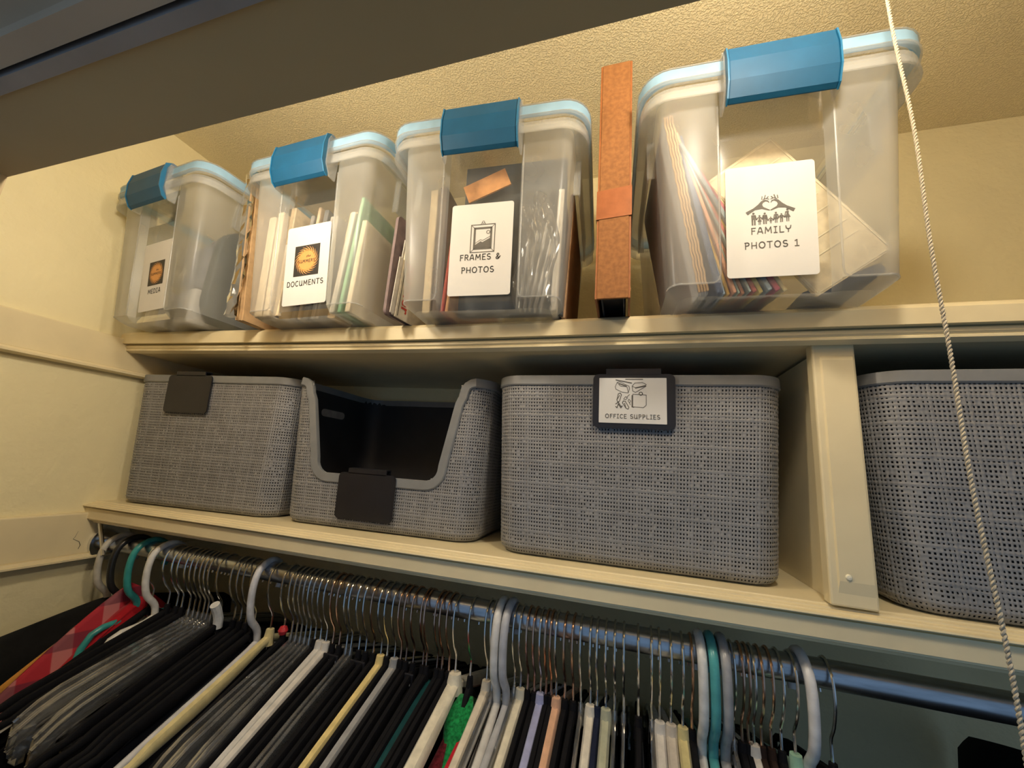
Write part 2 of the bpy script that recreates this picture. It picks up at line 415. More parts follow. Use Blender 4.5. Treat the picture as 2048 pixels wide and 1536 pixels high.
def family_emblem(parent, x, z, k):
    p = Print()
    T = lambda pts, f=1: [(x + f*a*k, z + b*k) for a, b in pts]
    for f in (1, -1):
        p.poly(T([(.49, -.13), (.45, -.20), (.30, -.09), (.16, -.075), (.02, -.13), (.0, -.115), (.13, -.035), (.155, .02), (.135, .07), (.08, .10), (.04, .085), (.025, .055), (.012, .06), (.03, .11), (.10, .135), (.17, .11), (.24, .03), (.33, -.045)], f))
        p.line(T([(.16, .15), (.15, .22)], f), .018*k).line(T([(.11, .16), (.085, .24)], f), .02*k).line(T([(.06, .165), (.03, .205)], f), .02*k).line(T([(.14, .14), (.08, .165), (.015, .14)], f), .014*k)
    ppl = [(-.335, .30, 0), (-.215, .225, 1), (-.11, .27, 0), (.005, .155, 1), (.11, .255, 1), (.215, .205, 0), (.335, .30, 1)]
    hands = []
    for px_, h, skirt in ppl:
        b0 = -.45 + .05*(px_+.335)
        q = lambda pts: T([(px_ + a*h, b0 + b*h) for a, b in pts])
        p.disc(x + px_*k, z + (b0 + .92*h)*k, .085*h*k, 12)
        if skirt:
            p.poly(q([(-.09, .80), (.09, .80), (.07, .60), (.19, .32), (-.19, .32), (-.07, .60)]))
        else:
            p.poly(q([(-.15, .80), (.15, .80), (.14, .45), (-.14, .45)]))
        for f in (-1, 1):
            p.poly(q([(f*.02, .46 if not skirt else .34), (f*.14 if not skirt else f*.1, .46 if not skirt else .34), (f*.13 if not skirt else f*.09, 0), (f*.03, 0)]))
        hands.append((px_, b0 + .76*h, h))
    for (xa, za, ha), (xb, zb, hb) in zip(hands[:-1], hands[1:]):
        m_ = ((xa+xb)/2, min(za, zb) - .05)
        p.line(T([(xa+.12*ha, za), m_]), .02*k).line(T([(xb-.12*hb, zb), m_]), .02*k)
    p.build('emblem_family', M['greyink'], parent)

def frame_emblem(parent, x, z, k):
    w, h = .36*k, .42*k
    p = Print()
    def rect(a, b, t): p.line([(x-a, z-b), (x+a, z-b), (x+a, z+b), (x-a, z+b), (x-a, z-b)], t)
    rect(w/2, h/2, .012*k); rect(w/2-.055*k, h/2-.055*k, .03*k)
    for sx in (-1, 1):
        for sz in (-1, 1):
            p.line([(x+sx*w/2, z+sz*h/2), (x+sx*(w/2-.05*k), z+sz*(h/2-.05*k))], .008*k)
    p.poly([(x-.115*k, z-.145*k), (x+.115*k, z-.145*k), (x+.115*k, z+.0*k), (x-.0*k, z-.06*k), (x-.03*k, z-.045*k), (x-.115*k, z-.1*k)])
    p.line([(x-.115*k, z-.075*k), (x-.03*k, z-.02*k), (x, z-.035*k), (x+.115*k, z+.025*k)], .007*k)
    p.ring(x+.08*k, z+.09*k, .024*k, .008*k).ring(x, z+.245*k, .018*k, .007*k)
    p.line([(x-.035*k, z+.215*k), (x-.018*k, z+.24*k)], .008*k).line([(x+.035*k, z+.215*k), (x+.018*k, z+.24*k)], .008*k)
    p.build('emblem_frame', M['greyink'], parent)

# ------------------------------------------------------------------ clear storage boxes
BH = .198
def box_w(z): t = z/BH; return .0885 + .010*t
def box_f(z): t = z/BH; return -.115 - .020*t          # front y
def box_b(z): t = z/BH; return .125 + .010*t            # back y
NW, ND = .045, .010
def arc(cx, cy, r, a0, a1, n=6):
    return [(cx + r*math.cos(R(a0 + (a1-a0)*k/n)), cy + r*math.sin(R(a0 + (a1-a0)*k/n))) for k in range(n+1)]
def box_outline(z, ins=0.):
    w, f, b, r = box_w(z)-ins, box_f(z)+ins, box_b(z)-ins, .013
    nd = max(.002, ND-ins*.8)
    return ([(NW-.003, f+nd), (NW+.0005, f+.001), (NW+.003, f)] + arc(w-r, f+r, r, -90, 0) + arc(w-r, b-r, r, 0, 90) + arc(-w+r, b-r, r, 90, 180)
            + arc(-w+r, f+r, r, 180, 270) + [(-NW-.003, f), (-NW-.0005, f+.001), (-NW+.003, f+nd)])
def rr_loop(w, f, b, r, n=6):
    return arc(w-r, f+r, r, -90, 0, n) + arc(w-r, b-r, r, 0, 90, n) + arc(-w+r, b-r, r, 90, 180, n) + arc(-w+r, f+r, r, 180, 270, n)
LF, LB, LW = -.146, .146, .1160                          # lid front, back, half width
def loop_loft(mb, secs, closed=True):
    n = len(secs[0]); vs = [p for q in secs for p in q]; fs = []
    for i in range(len(secs)-1):
        for j in range(n if closed else n-1):
            k = (j+1) % n
            fs.append((i*n+j, i*n+k, (i+1)*n+k, (i+1)*n+j))
    return mb.add(vs, fs)

def box_meshes():
    D = {}
    zs = [(0, .010), (.0045, .0035), (.008, 0), (.0082, 0), (.05, 0), (.10, 0), (.15, 0), (BH, 0)]
    mb = MB(); secs = [[(x, y, z) for x, y in box_outline(z, i)] for z, i in zs]
    loop_loft(mb, secs, False); mb.poly(secs[0][::-1])
    D['body'] = mb.mesh('body', M['frost'], True, 40)
    mb = MB()
    rows = [[(-NW+.003, box_f(z)+i+max(.002, ND-i*.8), z), (NW-.003, box_f(z)+i+max(.002, ND-i*.8), z)] for z, i in zs]
    for a, b in zip(rows[:-1], rows[1:]): mb.add(a+b, [(0, 1, 3, 2)])
    D['front_panel'] = mb.mesh('front_panel', M['clearp'], True, 40)
    # flange under the lid
    mb = MB()
    def L(o, z, r=.028): return [(x, y, z) for x, y in rr_loop(LW+o, LF-o, LB+o, r)]
    def S(o, z): return [(x, y, z) for x, y in rr_loop(box_w(BH)+o, box_f(BH)-o, box_b(BH)+o, .018)]
    loop_loft(mb, [S(0, BH-.004), L(-.002, BH-.003), L(-.001, BH-.016), L(-.0025, BH-.016), L(-.0035, BH-.005), S(-.0015, BH-.006)])
    for sx in (-1, 1):
        x0 = sx*(box_w(.16)+.006)
        mb.box(min(x0, x0+sx*.0018), max(x0, x0+sx*.0018), -.085, .06, .145, BH-.012)
        for y in (-.086, .06): mb.box(min(sx*box_w(.16), x0+sx*.002), max(sx*box_w(.16), x0+sx*.002), y, y+.0015, .147, BH-.006)
    D['rim_flange'] = mb.mesh('rim_flange', M['lid'], True, 40)
    mb = MB()
    loop_loft(mb, [L(-.002, BH-.001), L(0, BH+.0005), L(.0005, BH+.0045), L(-.001, BH+.0048)])
    loop_loft(mb, [L(-.001, BH+.0162), L(.0004, BH+.0165), L(0, BH+.0180), L(-.0035, BH+.0195), L(-.008, BH+.0195), L(-.011, BH+.012), L(-.02, BH+.010)])
    mb.poly(L(-.02, BH+.010))
    D['lid'] = mb.mesh('lid', M['lid'], True, 40)
    mb = MB()
    loop_loft(mb, [L(-.0022, BH+.0042), L(-.0004, BH+.0048), L(-.0004, BH+.0162), L(-.0022, BH+.0168), L(-.004, BH+.0168), L(-.004, BH+.0042), L(-.0022, BH+.0042)])
    D['gasket'] = mb.mesh('gasket', M['gasket'], True, 40)
    f = LF
    prof = [(f+.016, BH+.0215), (f-.001, BH+.0225), (f-.0085, BH+.0175), (f-.0110, BH+.001), (f-.0095, BH-.018), (f-.0035, BH-.031), (f+.001, BH-.034), (f+.002, BH-.031), (f-.004, BH-.016), (f-.004, BH+.0195), (f+.016, BH+.0195)]
    D['latch'] = MB().prism_x(prof, [-.0415, .0415]).mesh('latch', M['latch'])
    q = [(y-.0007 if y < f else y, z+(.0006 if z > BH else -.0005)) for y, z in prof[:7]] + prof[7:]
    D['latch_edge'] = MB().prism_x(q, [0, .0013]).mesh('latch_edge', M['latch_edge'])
    D['latch_bracket'] = MB().prism_x([(f+.012, BH+.021), (f-.003, BH+.0215), (f-.0065, BH+.012), (f-.005, BH-.02), (f+.003, BH-.034), (f+.012, BH-.034)], [0, .0018]).mesh('latch_bracket', M['lid'])
    # highlight drawn in as a paler plastic bead along one column's notch edge, foot and outer corner
    pts = [(NW+.001, box_f(z)+.0003, z) for z in (BH-.02, .15, .10, .05, .016)] + [(NW+.0022, box_f(.01)+.0003, .0105), (NW+.006, box_f(.008)+.0006, .0082)]
    w = box_w(.01)
    pts += [(w-.012, box_f(.008)+.0006, .0082)] + [(x, y, .0085) for x, y in arc(w-.013, box_f(.008)+.013, .0128, -82, 0, 6)]
    D['edge_bead'] = MB().tube(pts, .0009, 6).mesh('edge_bead', M['lid'], True, 60)
    D['edge_highlight2'] = MB().tube([(-x, y, z) for x, y, z in pts], .0009, 6).mesh('edge_bead', M['lid'], True, 60)
    return D
BM = box_meshes()
TILT = math.atan2(.020, BH)
def storage_box(label, x, yf, z, yaw, lx=0., lrot=0.):
    """x, yf: where the foot of the front face stands"""
    t = thing('storage_box', label, 'storage box', (x - .115*math.sin(yaw)*1.0, yf + .115*math.cos(yaw), z), (0, 0, yaw), 'clear latching storage boxes on the upper shelf')
    obj('edge_bead', BM['edge_bead'], t); obj('edge_bead', BM['edge_highlight2'], t)
    for x_ in (-.0446, .0428): obj('latch_bracket', BM['latch_bracket'], t).location = (x_, 0, 0)
    for k in ('body', 'front_panel', 'rim_flange', 'lid', 'gasket', 'latch'):
        o = obj(k, BM[k], t, bevel=.0012 if k == 'latch' else 0)
        if k == 'latch':
            o['label'] = 'bright blue latch'
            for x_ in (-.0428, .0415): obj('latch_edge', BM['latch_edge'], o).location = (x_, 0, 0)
    c = obj('label_card', LABEL, t)
    zc = .0675; c.location = (lx, box_f(zc)+ND-.0022, zc); c.rotation_euler = (TILT, -lrot, 0)
    return t, c
LABEL = card_mesh(.0715, .106, .003, .0006, 'label_card', M['card'])

b1, c1 = storage_box('leftmost clear box with blue latch, its label reads MEDIA', -.6680, .350, ZS+.0095, R(-5), 0, R(2))
sun_emblem(c1, 0, .004, .0185, True); letter('MEDIA', .0088, c1, 0, -.0235, bold=.00005)
b2, c2 = storage_box('clear box with blue latch, its label reads DOCUMENTS', -.3925, .352, ZS+.0035, R(-2.5), 0, R(1))
sun_emblem(c2, 0, .0055, .0205, True); letter('DOCUMENTS', .0088, c2, 0, -.0245, bold=.00005)
b3, c3 = storage_box('clear box with blue latch, its label reads FRAMES & PHOTOS', -.1545, .352, ZS+.0003, R(3.5), 0, 0)
frame_emblem(c3, .002, .012, .076); letter('FRAMES &', .0084, c3, 0, -.0095, bold=.00005, space=1.05); letter('PHOTOS', .0084, c3, -.002, -.0240, bold=.00005, space=1.05)
b4, c4 = storage_box('rightmost clear box with blue latch, its label reads FAMILY PHOTOS 1', .1255, .352, ZS, R(2), -.003, 0)
family_emblem(c4, 0, .0135, .040); letter('FAMILY', .0076, c4, 0, -.0100, m=M['greyink'], bold=.00005, space=1.08); letter('PHOTOS 1', .0076, c4, 0, -.0235, m=M['greyink'], bold=.00005, space=1.08)

DOWN = Matrix(((0, -1, 0), (0, 0, 1), (-1, 0, 0))).to_euler()      # lettering that runs down a side face
# ------------------------------------------------------------------ what the boxes hold and what stands between them
def sheet(name, label, cat, c, x, y, z, w, h, d, lean=0., yaw=0., pitch=0., group=None, rough=.7, kind='paper', edge=None, tab=None, m_=None):
    """an upright flat item: d thick along x, w deep along y, h high; lean tips the top towards +x; origin at the bottom front"""
    o = thing(name, label, cat, (x, y, z), (pitch, lean, yaw), group)
    mm = m_ or cmat(c, rough=rough, kind=kind, bump=.05)
    MB().box(-d/2, d/2, 0, w, 0, h).build('cover', mm, o, bevel=min(.0012, d*.3))
    if edge: MB().box(-d/2-.0006, d/2+.0006, -.0004, .0012, .001, h-.001).build('edge', cmat(edge, kind='paper'), o)
    if tab: MB().box(-.0006, .0006, w*.1, w*.35, h, h+.010).build('tab', cmat(tab, kind='paper'), o)
    return o
z4 = ZS + .0025
# box 4
cf = thing('cardboard_sheet', 'grey faced corrugated cardboard leaning inside the family photos box', 'cardboard', (.068, .3625, z4+.0015), (TILT, R(-9.5), R(2)))
MB().box(-.0042, .0042, .002, .195, 0, .188).build('face', cmat((.55, .57, .58), kind='board'), cf)
for k in range(4):
    m = MB()
    pts = [(-.0036+.0024*k + .0004*math.sin(i*1.3), 0, .002+.184*i/60) for i in range(61)]
    m.tube(pts, .0011, 5); m.build('flute', M['cardboard'], cf)
fan = [('navy blue folder next to the cardboard in the family photos box', (.06, .10, .20), .080, -12, .165, .006),
       ('thin pale blue folder in the family photos fan', (.35, .47, .60), .0835, -13.5, .170, .002),
       ('golden yellow folder in the family photos fan', (.80, .50, .10), .0875, -15, .175, .003),
       ('salmon folder in the family photos fan', (.72, .36, .22), .092, -16.5, .172, .003),
       ('thin sage folder in the family photos fan', (.36, .45, .36), .0955, -18, .168, .002),
       ('terracotta folder in the family photos fan', (.62, .27, .14), .0995, -19.5, .170, .003),
       ('grey green folder in the family photos fan', (.30, .36, .34), .104, -21, .162, .002),
       ('brick red folder in the family photos fan', (.50, .13, .10), .1085, -22.5, .164, .004),
       ('lemon yellow folder in the family photos fan', (.80, .65, .20), .114, -24, .168, .004),
       ('slate folder in the family photos fan', (.22, .28, .32), .120, -26, .168, .004),
       ('maroon folder in the family photos fan', (.42, .09, .13), .1265, -28, .172, .005),
       ('cream folder rightmost in the family photos fan', (.75, .64, .32), .133, -30, .165, .004)]
for i, (lb, c, x, ln, h, d) in enumerate(fan):
    sheet('photo_folder', lb, 'folder', c, x+.002, .3630+.002*(i % 3), z4 + .5*d*abs(math.sin(R(ln)))+.001, .195, h, d, R(ln), R(2), TILT, 'coloured folders in the family photos box')
en = thing('photo_envelope', 'tan photo envelope with blue handwriting leaning in the family photos box', 'envelope', (.178, .376, z4+.040), (TILT*.5, R(-35), 0))
MB().box(-.036, .036, 0, .004, -.024, .128).build('paper', cmat((.70, .60, .40), kind='paper', bump=.1), en)
pr = Print(-.0005)
for zz in (.105, .055, .040, .02, .006): pr.line([(-.027, zz), (.027, zz)], .0012)
pr.line([(-.034, -.022), (.034, -.022), (.034, .126), (-.034, .126), (-.034, -.022)], .001).build('print', cmat((.80, .72, .50), kind='ink'), en)
for tx, zz in (('Front', .086), ('Wedding', .070)): letter(tx, .014, en, .004, zz, -.0008, cmat((.03, .04, .16), kind='ink'), shear=.25, rot=R(8))
al = thing('photo_album', 'dark blue photo album lying at the bottom of the family photos box', 'album', (.195, .392, z4+.022), (0, R(-22), 0))
MB().box(-.040, .028, 0, .17, -.005, .004).build('cover', cmat((.13, .16, .22), kind='board'), al, bevel=.001)
# box 3
for lb, c, x, h, d in [('tan picture frame standing leftmost in the frames box', (.52, .42, .25), -.2250, .165, .010), ('dark brown picture frame second from left in the frames box', (.10, .07, .05), -.2125, .168, .009),
                       ('thin red book between the frames in the frames box', (.55, .08, .06), -.2045, .130, .004), ('orange striped book between the frames in the frames box', (.75, .40, .18), -.1985, .125, .004)]:
    sheet('picture_frame' if 'frame s' in lb or 'frame second' in lb else 'book', lb, 'frame' if 'picture' in lb else 'book', c, x+.0005, .372, ZS+.004, .20, h, d, R(-2.5 if x < -.21 else 2), R(3.5))
bk = thing('picture_frame', 'large charcoal backed picture frame facing out of the frames box', 'frame', (-.146, .392, ZS+.004), (R(5), 0, R(3.5)))
MB().box(-.046, .078, 0, .008, 0, .190).build('backing', cmat((.075, .085, .09), kind='board'), bk, bevel=.001)
oc = thing('orange_card', 'crumpled orange card wrapped in film inside the frames box', 'card', (-.1565, .366, ZS+.160), (0, R(-22), R(3)))
MB().box(-.030, .024, 0, .002, -.012, .012).build('card', cmat((.72, .34, .12), kind='paper', bump=.3), oc)
def crumple(name, label, cat, x0, x1, z0, z1, y, amp, m_, seed, n=22, rotz=0.):
    rnd = random.Random(seed); mb = MB(); vs = []; fs = []
    ph = [(rnd.uniform(1, 5), rnd.uniform(1, 5), rnd.uniform(0, 6)) for _ in range(7)]
    hgt = lambda u, v: sum(abs(math.sin(a*3*u + b*3*v + c)) for a, b, c in ph)/7 + rnd.uniform(-.12, .12)
    for s_ in (0, 1):
        for i in range(n):
            for j in range(n):
                u, v = i/(n-1), j/(n-1)
                e = min(1, 5*min(u, v, 1-u, 1-v))
                w = .80 + .2*math.sin(v*2.6+.3) - .12*v
                vs.append((x0 + (x1-x0)*(.5 + (u-.5)*w) + .004*math.sin(v*9+seed), y + (1 if s_ else -1)*amp*e*hgt(u, v), z0 + (z1-z0)*v - .010*abs(u-.4)*v))
    for s_ in (0, 1):
        o = s_*n*n
        for i in range(n-1):
            for j in range(n-1):
                q = (o+i*n+j, o+(i+1)*n+j, o+(i+1)*n+j+1, o+i*n+j+1); fs.append(q if s_ == 0 else q[::-1])
    mb.add(vs, fs)
    o = mb.build(name, m_, fix=False)
    return tag(o, label, cat)
M['film'] = plastic('cellophane', (.93, .93, .9), .045, .10, 1.0, .5, 60., .5)
crumple('plastic_bag', 'crumpled clear plastic bag of photo sleeves in the frames box', 'bag', -.122, -.074, ZS+.004, ZS+.158, .378, .0075, M['film'], 3)
for k in range(5):
    sheet('photo_sleeve', ORD[k] + ' photo sleeve from the left in the crumpled bag of the frames box', 'photo sleeve', (.72, .71, .66), -.1135+.0055*k, .3765+.001*k, ZS+.006, .010, .085+.010*(k % 3), .0014, R(4+2*k), R(3), 0, 'photo sleeves in the crumpled bag')
sheet('paper_stack', 'upright stack of white papers at the right of the frames box', 'papers', (.74, .71, .62), -.0765, .382, ZS+.004, .19, .150, .007, R(1.5), R(3.5))
sheet('picture_frame', 'tan wooden picture frame rightmost in the frames box', 'frame', (.42, .27, .15), -.0690, .405, ZS+.004, .17, .160, .005, R(2), R(3.5))
# box 2
z2 = ZS+.0062
docs = [('bundle of cream papers leftmost in the documents box', (.66, .56, .40), -.4575, .150, .012, -4, None), ('second bundle of cream papers in the documents box', (.70, .60, .44), -.4435, .156, .010, -4, None),
        ('buff folder in the documents box left of centre', (.62, .50, .33), -.4275, .160, .008, -2, None), ('grey folder behind the documents label', (.27, .26, .24), -.4145, .156, .006, 0, None),
        ('pale tan folder behind the documents label', (.60, .47, .32), -.4045, .168, .005, 0, None), ('charcoal folder behind the documents label', (.16, .16, .16), -.3945, .162, .007, 1, None),
        ('stapled grey papers behind the documents label', (.40, .38, .34), -.3825, .150, .006, 1, None), ('second stapled grey papers behind the documents label', (.44, .42, .38), -.3750, .150, .004, 1, None),
        ('manila folder at the right column of the documents box', (.74, .55, .30), -.3530, .152, .012, 3, None), ('white papers beside the manila folder in the documents box', (.68, .64, .55), -.3395, .140, .007, 3, None),
        ('green edged folder in the documents box', (.20, .42, .24), -.3285, .160, .005, 3, None), ('cream papers rightmost in the documents box', (.70, .60, .42), -.3165, .125, .007, 2, None)]
for lb, c, x, h, d, ln in [q[:6] for q in docs]:
    inner = abs(x+.3835) < .04
    sheet('document_folder', lb, 'folder', c, x-.009, (.376 if inner else .3610), z2, .205, h, d, R(ln), R(1), 0, 'papers standing in the documents box')
clipw = thing('paper_clip', 'wire paper clip on the stapled grey papers', 'paper clip', (-.386, .3775, z2+.146))
MB().tube([(.004*math.cos(a)-.0, 0, .004*math.sin(a)) for a in [R(-60+30*k) for k in range(11)]], .0005, 5).build('wire', M['chrome'], clipw)
# box 1
z1 = ZS+.0122
def in1(x, y):                                 # a spot given in the media box's own axes
    a = R(-5); p = b1.location
    return p.x + x*math.cos(a)-y*math.sin(a), p.y + x*math.sin(a)+y*math.cos(a)
po = thing('pouch', 'dark green pouch with grey lettering standing in the media box', 'pouch', (*in1(.066, -.085), z1), (0, R(3), R(-5)))
mb = MB(); q = [(y + .09, z + .078) for y, z in round_rect(.18, .155, .035)]
mb.strip([[(-.008, y, z) for y, z in q], [(.008, y, z) for y, z in q]]).build('case', cmat((.012, .028, .026), rough=.6, kind='nylon'), po, bevel=.003)
t_ = obj('lettering', text_mesh('INSTRUCTION', .018, cmat((.09, .11, .11), kind='ink'), .0002), po); t_.location = (.0087, .040, .075); t_.rotation_euler = DOWN
gb = thing('camera_case', 'slate grey soft camera case in the media box', 'case', (*in1(.012, -.080), z1), (0, R(2), R(-14)))
MB().box(-.014, .034, 0, .08, .055, .128).build('body', cmat((.13, .14, .16), kind='nylon'), gb, bevel=.008)
MB().box(.010, .028, .01, .06, .128, .142).build('flap', cmat((.11, .12, .14), kind='nylon'), gb, bevel=.004)
MB().box(-.016, .036, -.002, .09, 0, .055).build('base', cmat((.50, .49, .46), kind='nylon'), gb, bevel=.004)
wb = thing('white_carton', 'white carton at the left of the media box', 'carton', (*in1(-.052, -.085), z1), (0, 0, R(-5)))
MB().box(-.018, .018, 0, .15, 0, .060).build('carton', cmat((.62, .58, .50), kind='board'), wb, bevel=.001)
cx_, cy_ = in1(-.022, -.080)
crumple('plastic_bag', 'small crumpled grey plastic bag in the media box', 'bag', cx_-.024, cx_+.022, z1+.070, z1+.150, cy_+.008, .007, plastic('grey_film', (.55, .53, .5), .30, .2, .8, .5, 60., .5), 9, 16)

# between the boxes
cs = thing('cardboard_sheet', 'brown cardboard sheets in a clear bag squeezed between the media and documents boxes', 'cardboard', (-.5035, .364, ZS+.0055), (0, R(-8), R(0)))
for k in range(3): MB().box(-.0045+.003*k, -.0022+.003*k, .002*k, .24, 0, .228).build('sheet', M['cardboard'], cs)
mb = MB(); vs = []; rnd = random.Random(5)
for j in range(26):
    z = .0008+.226*j/25
    for a in range(8):
        an = 2*math.pi*a/8
        vs.append((math.cos(an)*(.0062+rnd.uniform(-.0012, .0014)), -.005 + math.sin(an)*.006 + rnd.uniform(-.001, .001) - (.006 if j < 8 else 0)*(1-j/8), z))
fs = [(j*8+a, j*8+(a+1) % 8, (j+1)*8+(a+1) % 8, (j+1)*8+a) for j in range(25) for a in range(8)]
mb.add(vs, fs).build('clear_bag', M['film'], cs)
pb = thing('book', 'mauve grey book standing against the right side of the documents box', 'book', (-.2755, .365, ZS+.003), (0, 0, R(-6)))
mb = MB(); q = [(y + .085, z + .066) for y, z in round_rect(.17, .132, .006)]
mb.strip([[(-.002, y, z) for y, z in q], [(.002, y, z) for y, z in q]]).build('cover', cmat((.20, .15, .15), kind='board'), pb)
for k, (h, yy) in enumerate(((.098, .372), (.072, .366))):
    sheet('envelope', ('tall' if k == 0 else 'short') + ' white envelope leaning against the mauve book', 'envelope', (.66, .62, .55), -.2700+.0015*k, yy, ZS+.005, .16, h, .0012, R(3), R(-7))
mg = thing('leaflet', 'cream leaflet with a red printed word beside the white envelopes', 'leaflet', (-.2655, .372, ZS+.0022), (0, R(2.5), R(-8)))
MB().box(-.001, .001, 0, .16, 0, .085).build('paper', cmat((.62, .56, .44), kind='paper'), mg)
t_ = obj('lettering', text_mesh('partner', .021, cmat((.45, .05, .03), kind='ink'), .0004), mg); t_.location = (.0014, .014, .040); t_.rotation_euler = DOWN
p_ = MB(); p_.box(.0010, .0013, .003, .0038, .002, .083); p_.build('rule', M['ink'], mg)

# orange binder
bi = thing('ring_binder', 'orange kraft ring binder with a tape band standing between the boxes', 'binder', (-.0135, .3545, ZS+.001), (0, R(.3), 0))
BW, BHh, BD = .0335, .2815, .262
MB().box(-BW/2+.002, BW/2-.002, 0, .003, 0, BHh).build('spine', M['orange'], bi, bevel=.0006)
for sx in (-1, 1):
    a, b_ = sorted((sx*(BW/2-.0022), sx*BW/2)); MB().box(a, b_, .0008, BD, 0, BHh).build('cover', M['orange2'], bi, bevel=.0004)
MB().box(-BW/2+.0024, BW/2-.0024, .004, .0052, .002, BHh-.002).build('lining', M['blackb'], bi)
MB().box(-BW/2+.005, BW/2-.006, .012, BD-.04, .010, BHh-.01).build('pages', M['blackb'], bi)
for sx in (-1, 1):
    MB().box(sx*(BW/2-.0062)-.0006, sx*(BW/2-.0062)+.0006, .006, BD-.02, .003, BHh-.01).build('divider_sheet', cmat((.05, .05, .055), kind='board'), bi)
tp = MB()
tp.add([(-BW/2-.0006, .05, .087), (-BW/2-.0006, -.0006, .0865), (BW/2+.0006, -.0006, .0885), (BW/2+.0006, .05, .0885), (-BW/2-.0006, .05, .120), (-BW/2-.0006, -.0006, .1195), (BW/2+.0006, -.0006, .1225), (BW/2+.0006, .05, .1225)],
       [(0, 1, 5, 4), (1, 2, 6, 5), (2, 3, 7, 6)])
tp.build('tape_band', M['tape'], bi, solid=.0003)
MB().lathe([(.0001, .001), (.0016, .0006), (.002, 0)], n=10).build('rivet', M['brass'], bi, loc=(BW/2, .02, .018), rot=(0, R(90), 0))

# ------------------------------------------------------------------ woven baskets
KH = .205
BK = dict(hw0=.144, hd0=.087, hw1=.154, hd1=.098)
def loop_pts(s, hw, hd, r):
    """rounded rectangle, s in [0,1) by rim arc length starting at back centre; returns xy and outward normal"""
    hw1, hd1, r1 = BK['hw1'], BK['hd1'], .030
    a, b = hw1-r1, hd1-r1; q = math.pi*r1/2
    lens = [a, q, 2*b, q, 2*a, q, 2*b, q, a]; cum = np.concatenate([[0], np.cumsum(lens)]); tot = cum[-1]
    d = (s % 1.)*tot; k = np.clip(np.searchsorted(cum, d, side='right')-1, 0, 8); t = (d-cum[k])/np.array(lens)[k]
    A, B = hw-r, hd-r
    x = np.zeros_like(d); y = np.zeros_like(d); nx = np.zeros_like(d); ny = np.zeros_like(d)
    segs = {0: ((0, hd), (A, hd), (0, 1)), 2: ((hw, B), (hw, -B), (1, 0)), 4: ((A, -hd), (-A, -hd), (0, -1)), 6: ((-hw, -B), (-hw, B), (-1, 0)), 8: ((-A, hd), (0, hd), (0, 1))}
    for i, (p, q_, n) in segs.items():
        m = k == i
        x[m] = p[0]+(q_[0]-p[0])*t[m]; y[m] = p[1]+(q_[1]-p[1])*t[m]; nx[m] = n[0]; ny[m] = n[1]
    for i, (cx, cy, a0) in {1: (A, B, 90), 3: (A, -B, 0), 5: (-A, -B, -90), 7: (-A, B, -180)}.items():
        m = k == i; an = np.radians(a0-90*t[m])
        x[m] = cx+r*np.cos(an); y[m] = cy+r*np.sin(an); nx[m] = np.cos(an); ny[m] = np.sin(an)
    return x, y, nx, ny, tot
def basket_ring(s, z, inset=0.):
    t = z/KH
    hw = BK['hw0']+(BK['hw1']-BK['hw0'])*t; hd = BK['hd0']+(BK['hd1']-BK['hd0'])*t
    rb = .012; e = inset + (rb-math.sqrt(max(0, rb*rb-(rb-z)**2)) if z < rb else 0)
    x, y, nx, ny, tot = loop_pts(s, hw, hd, .030)
    return x-nx*e, y-ny*e, nx, ny
SCOOP_T, SCOOP_B, SCOOP_Z = .116, .088, .071
def scoop_half(z):
    """half width of the scoop opening at height z"""
    if z < SCOOP_Z: return 0.
    h = SCOOP_B + (SCOOP_T-SCOOP_B)*(z-SCOOP_Z)/(KH-SCOOP_Z)
    r = .016
    if z < SCOOP_Z+r: h -= r - math.sqrt(max(0, r*r-(SCOOP_Z+r-z)**2))
    return h
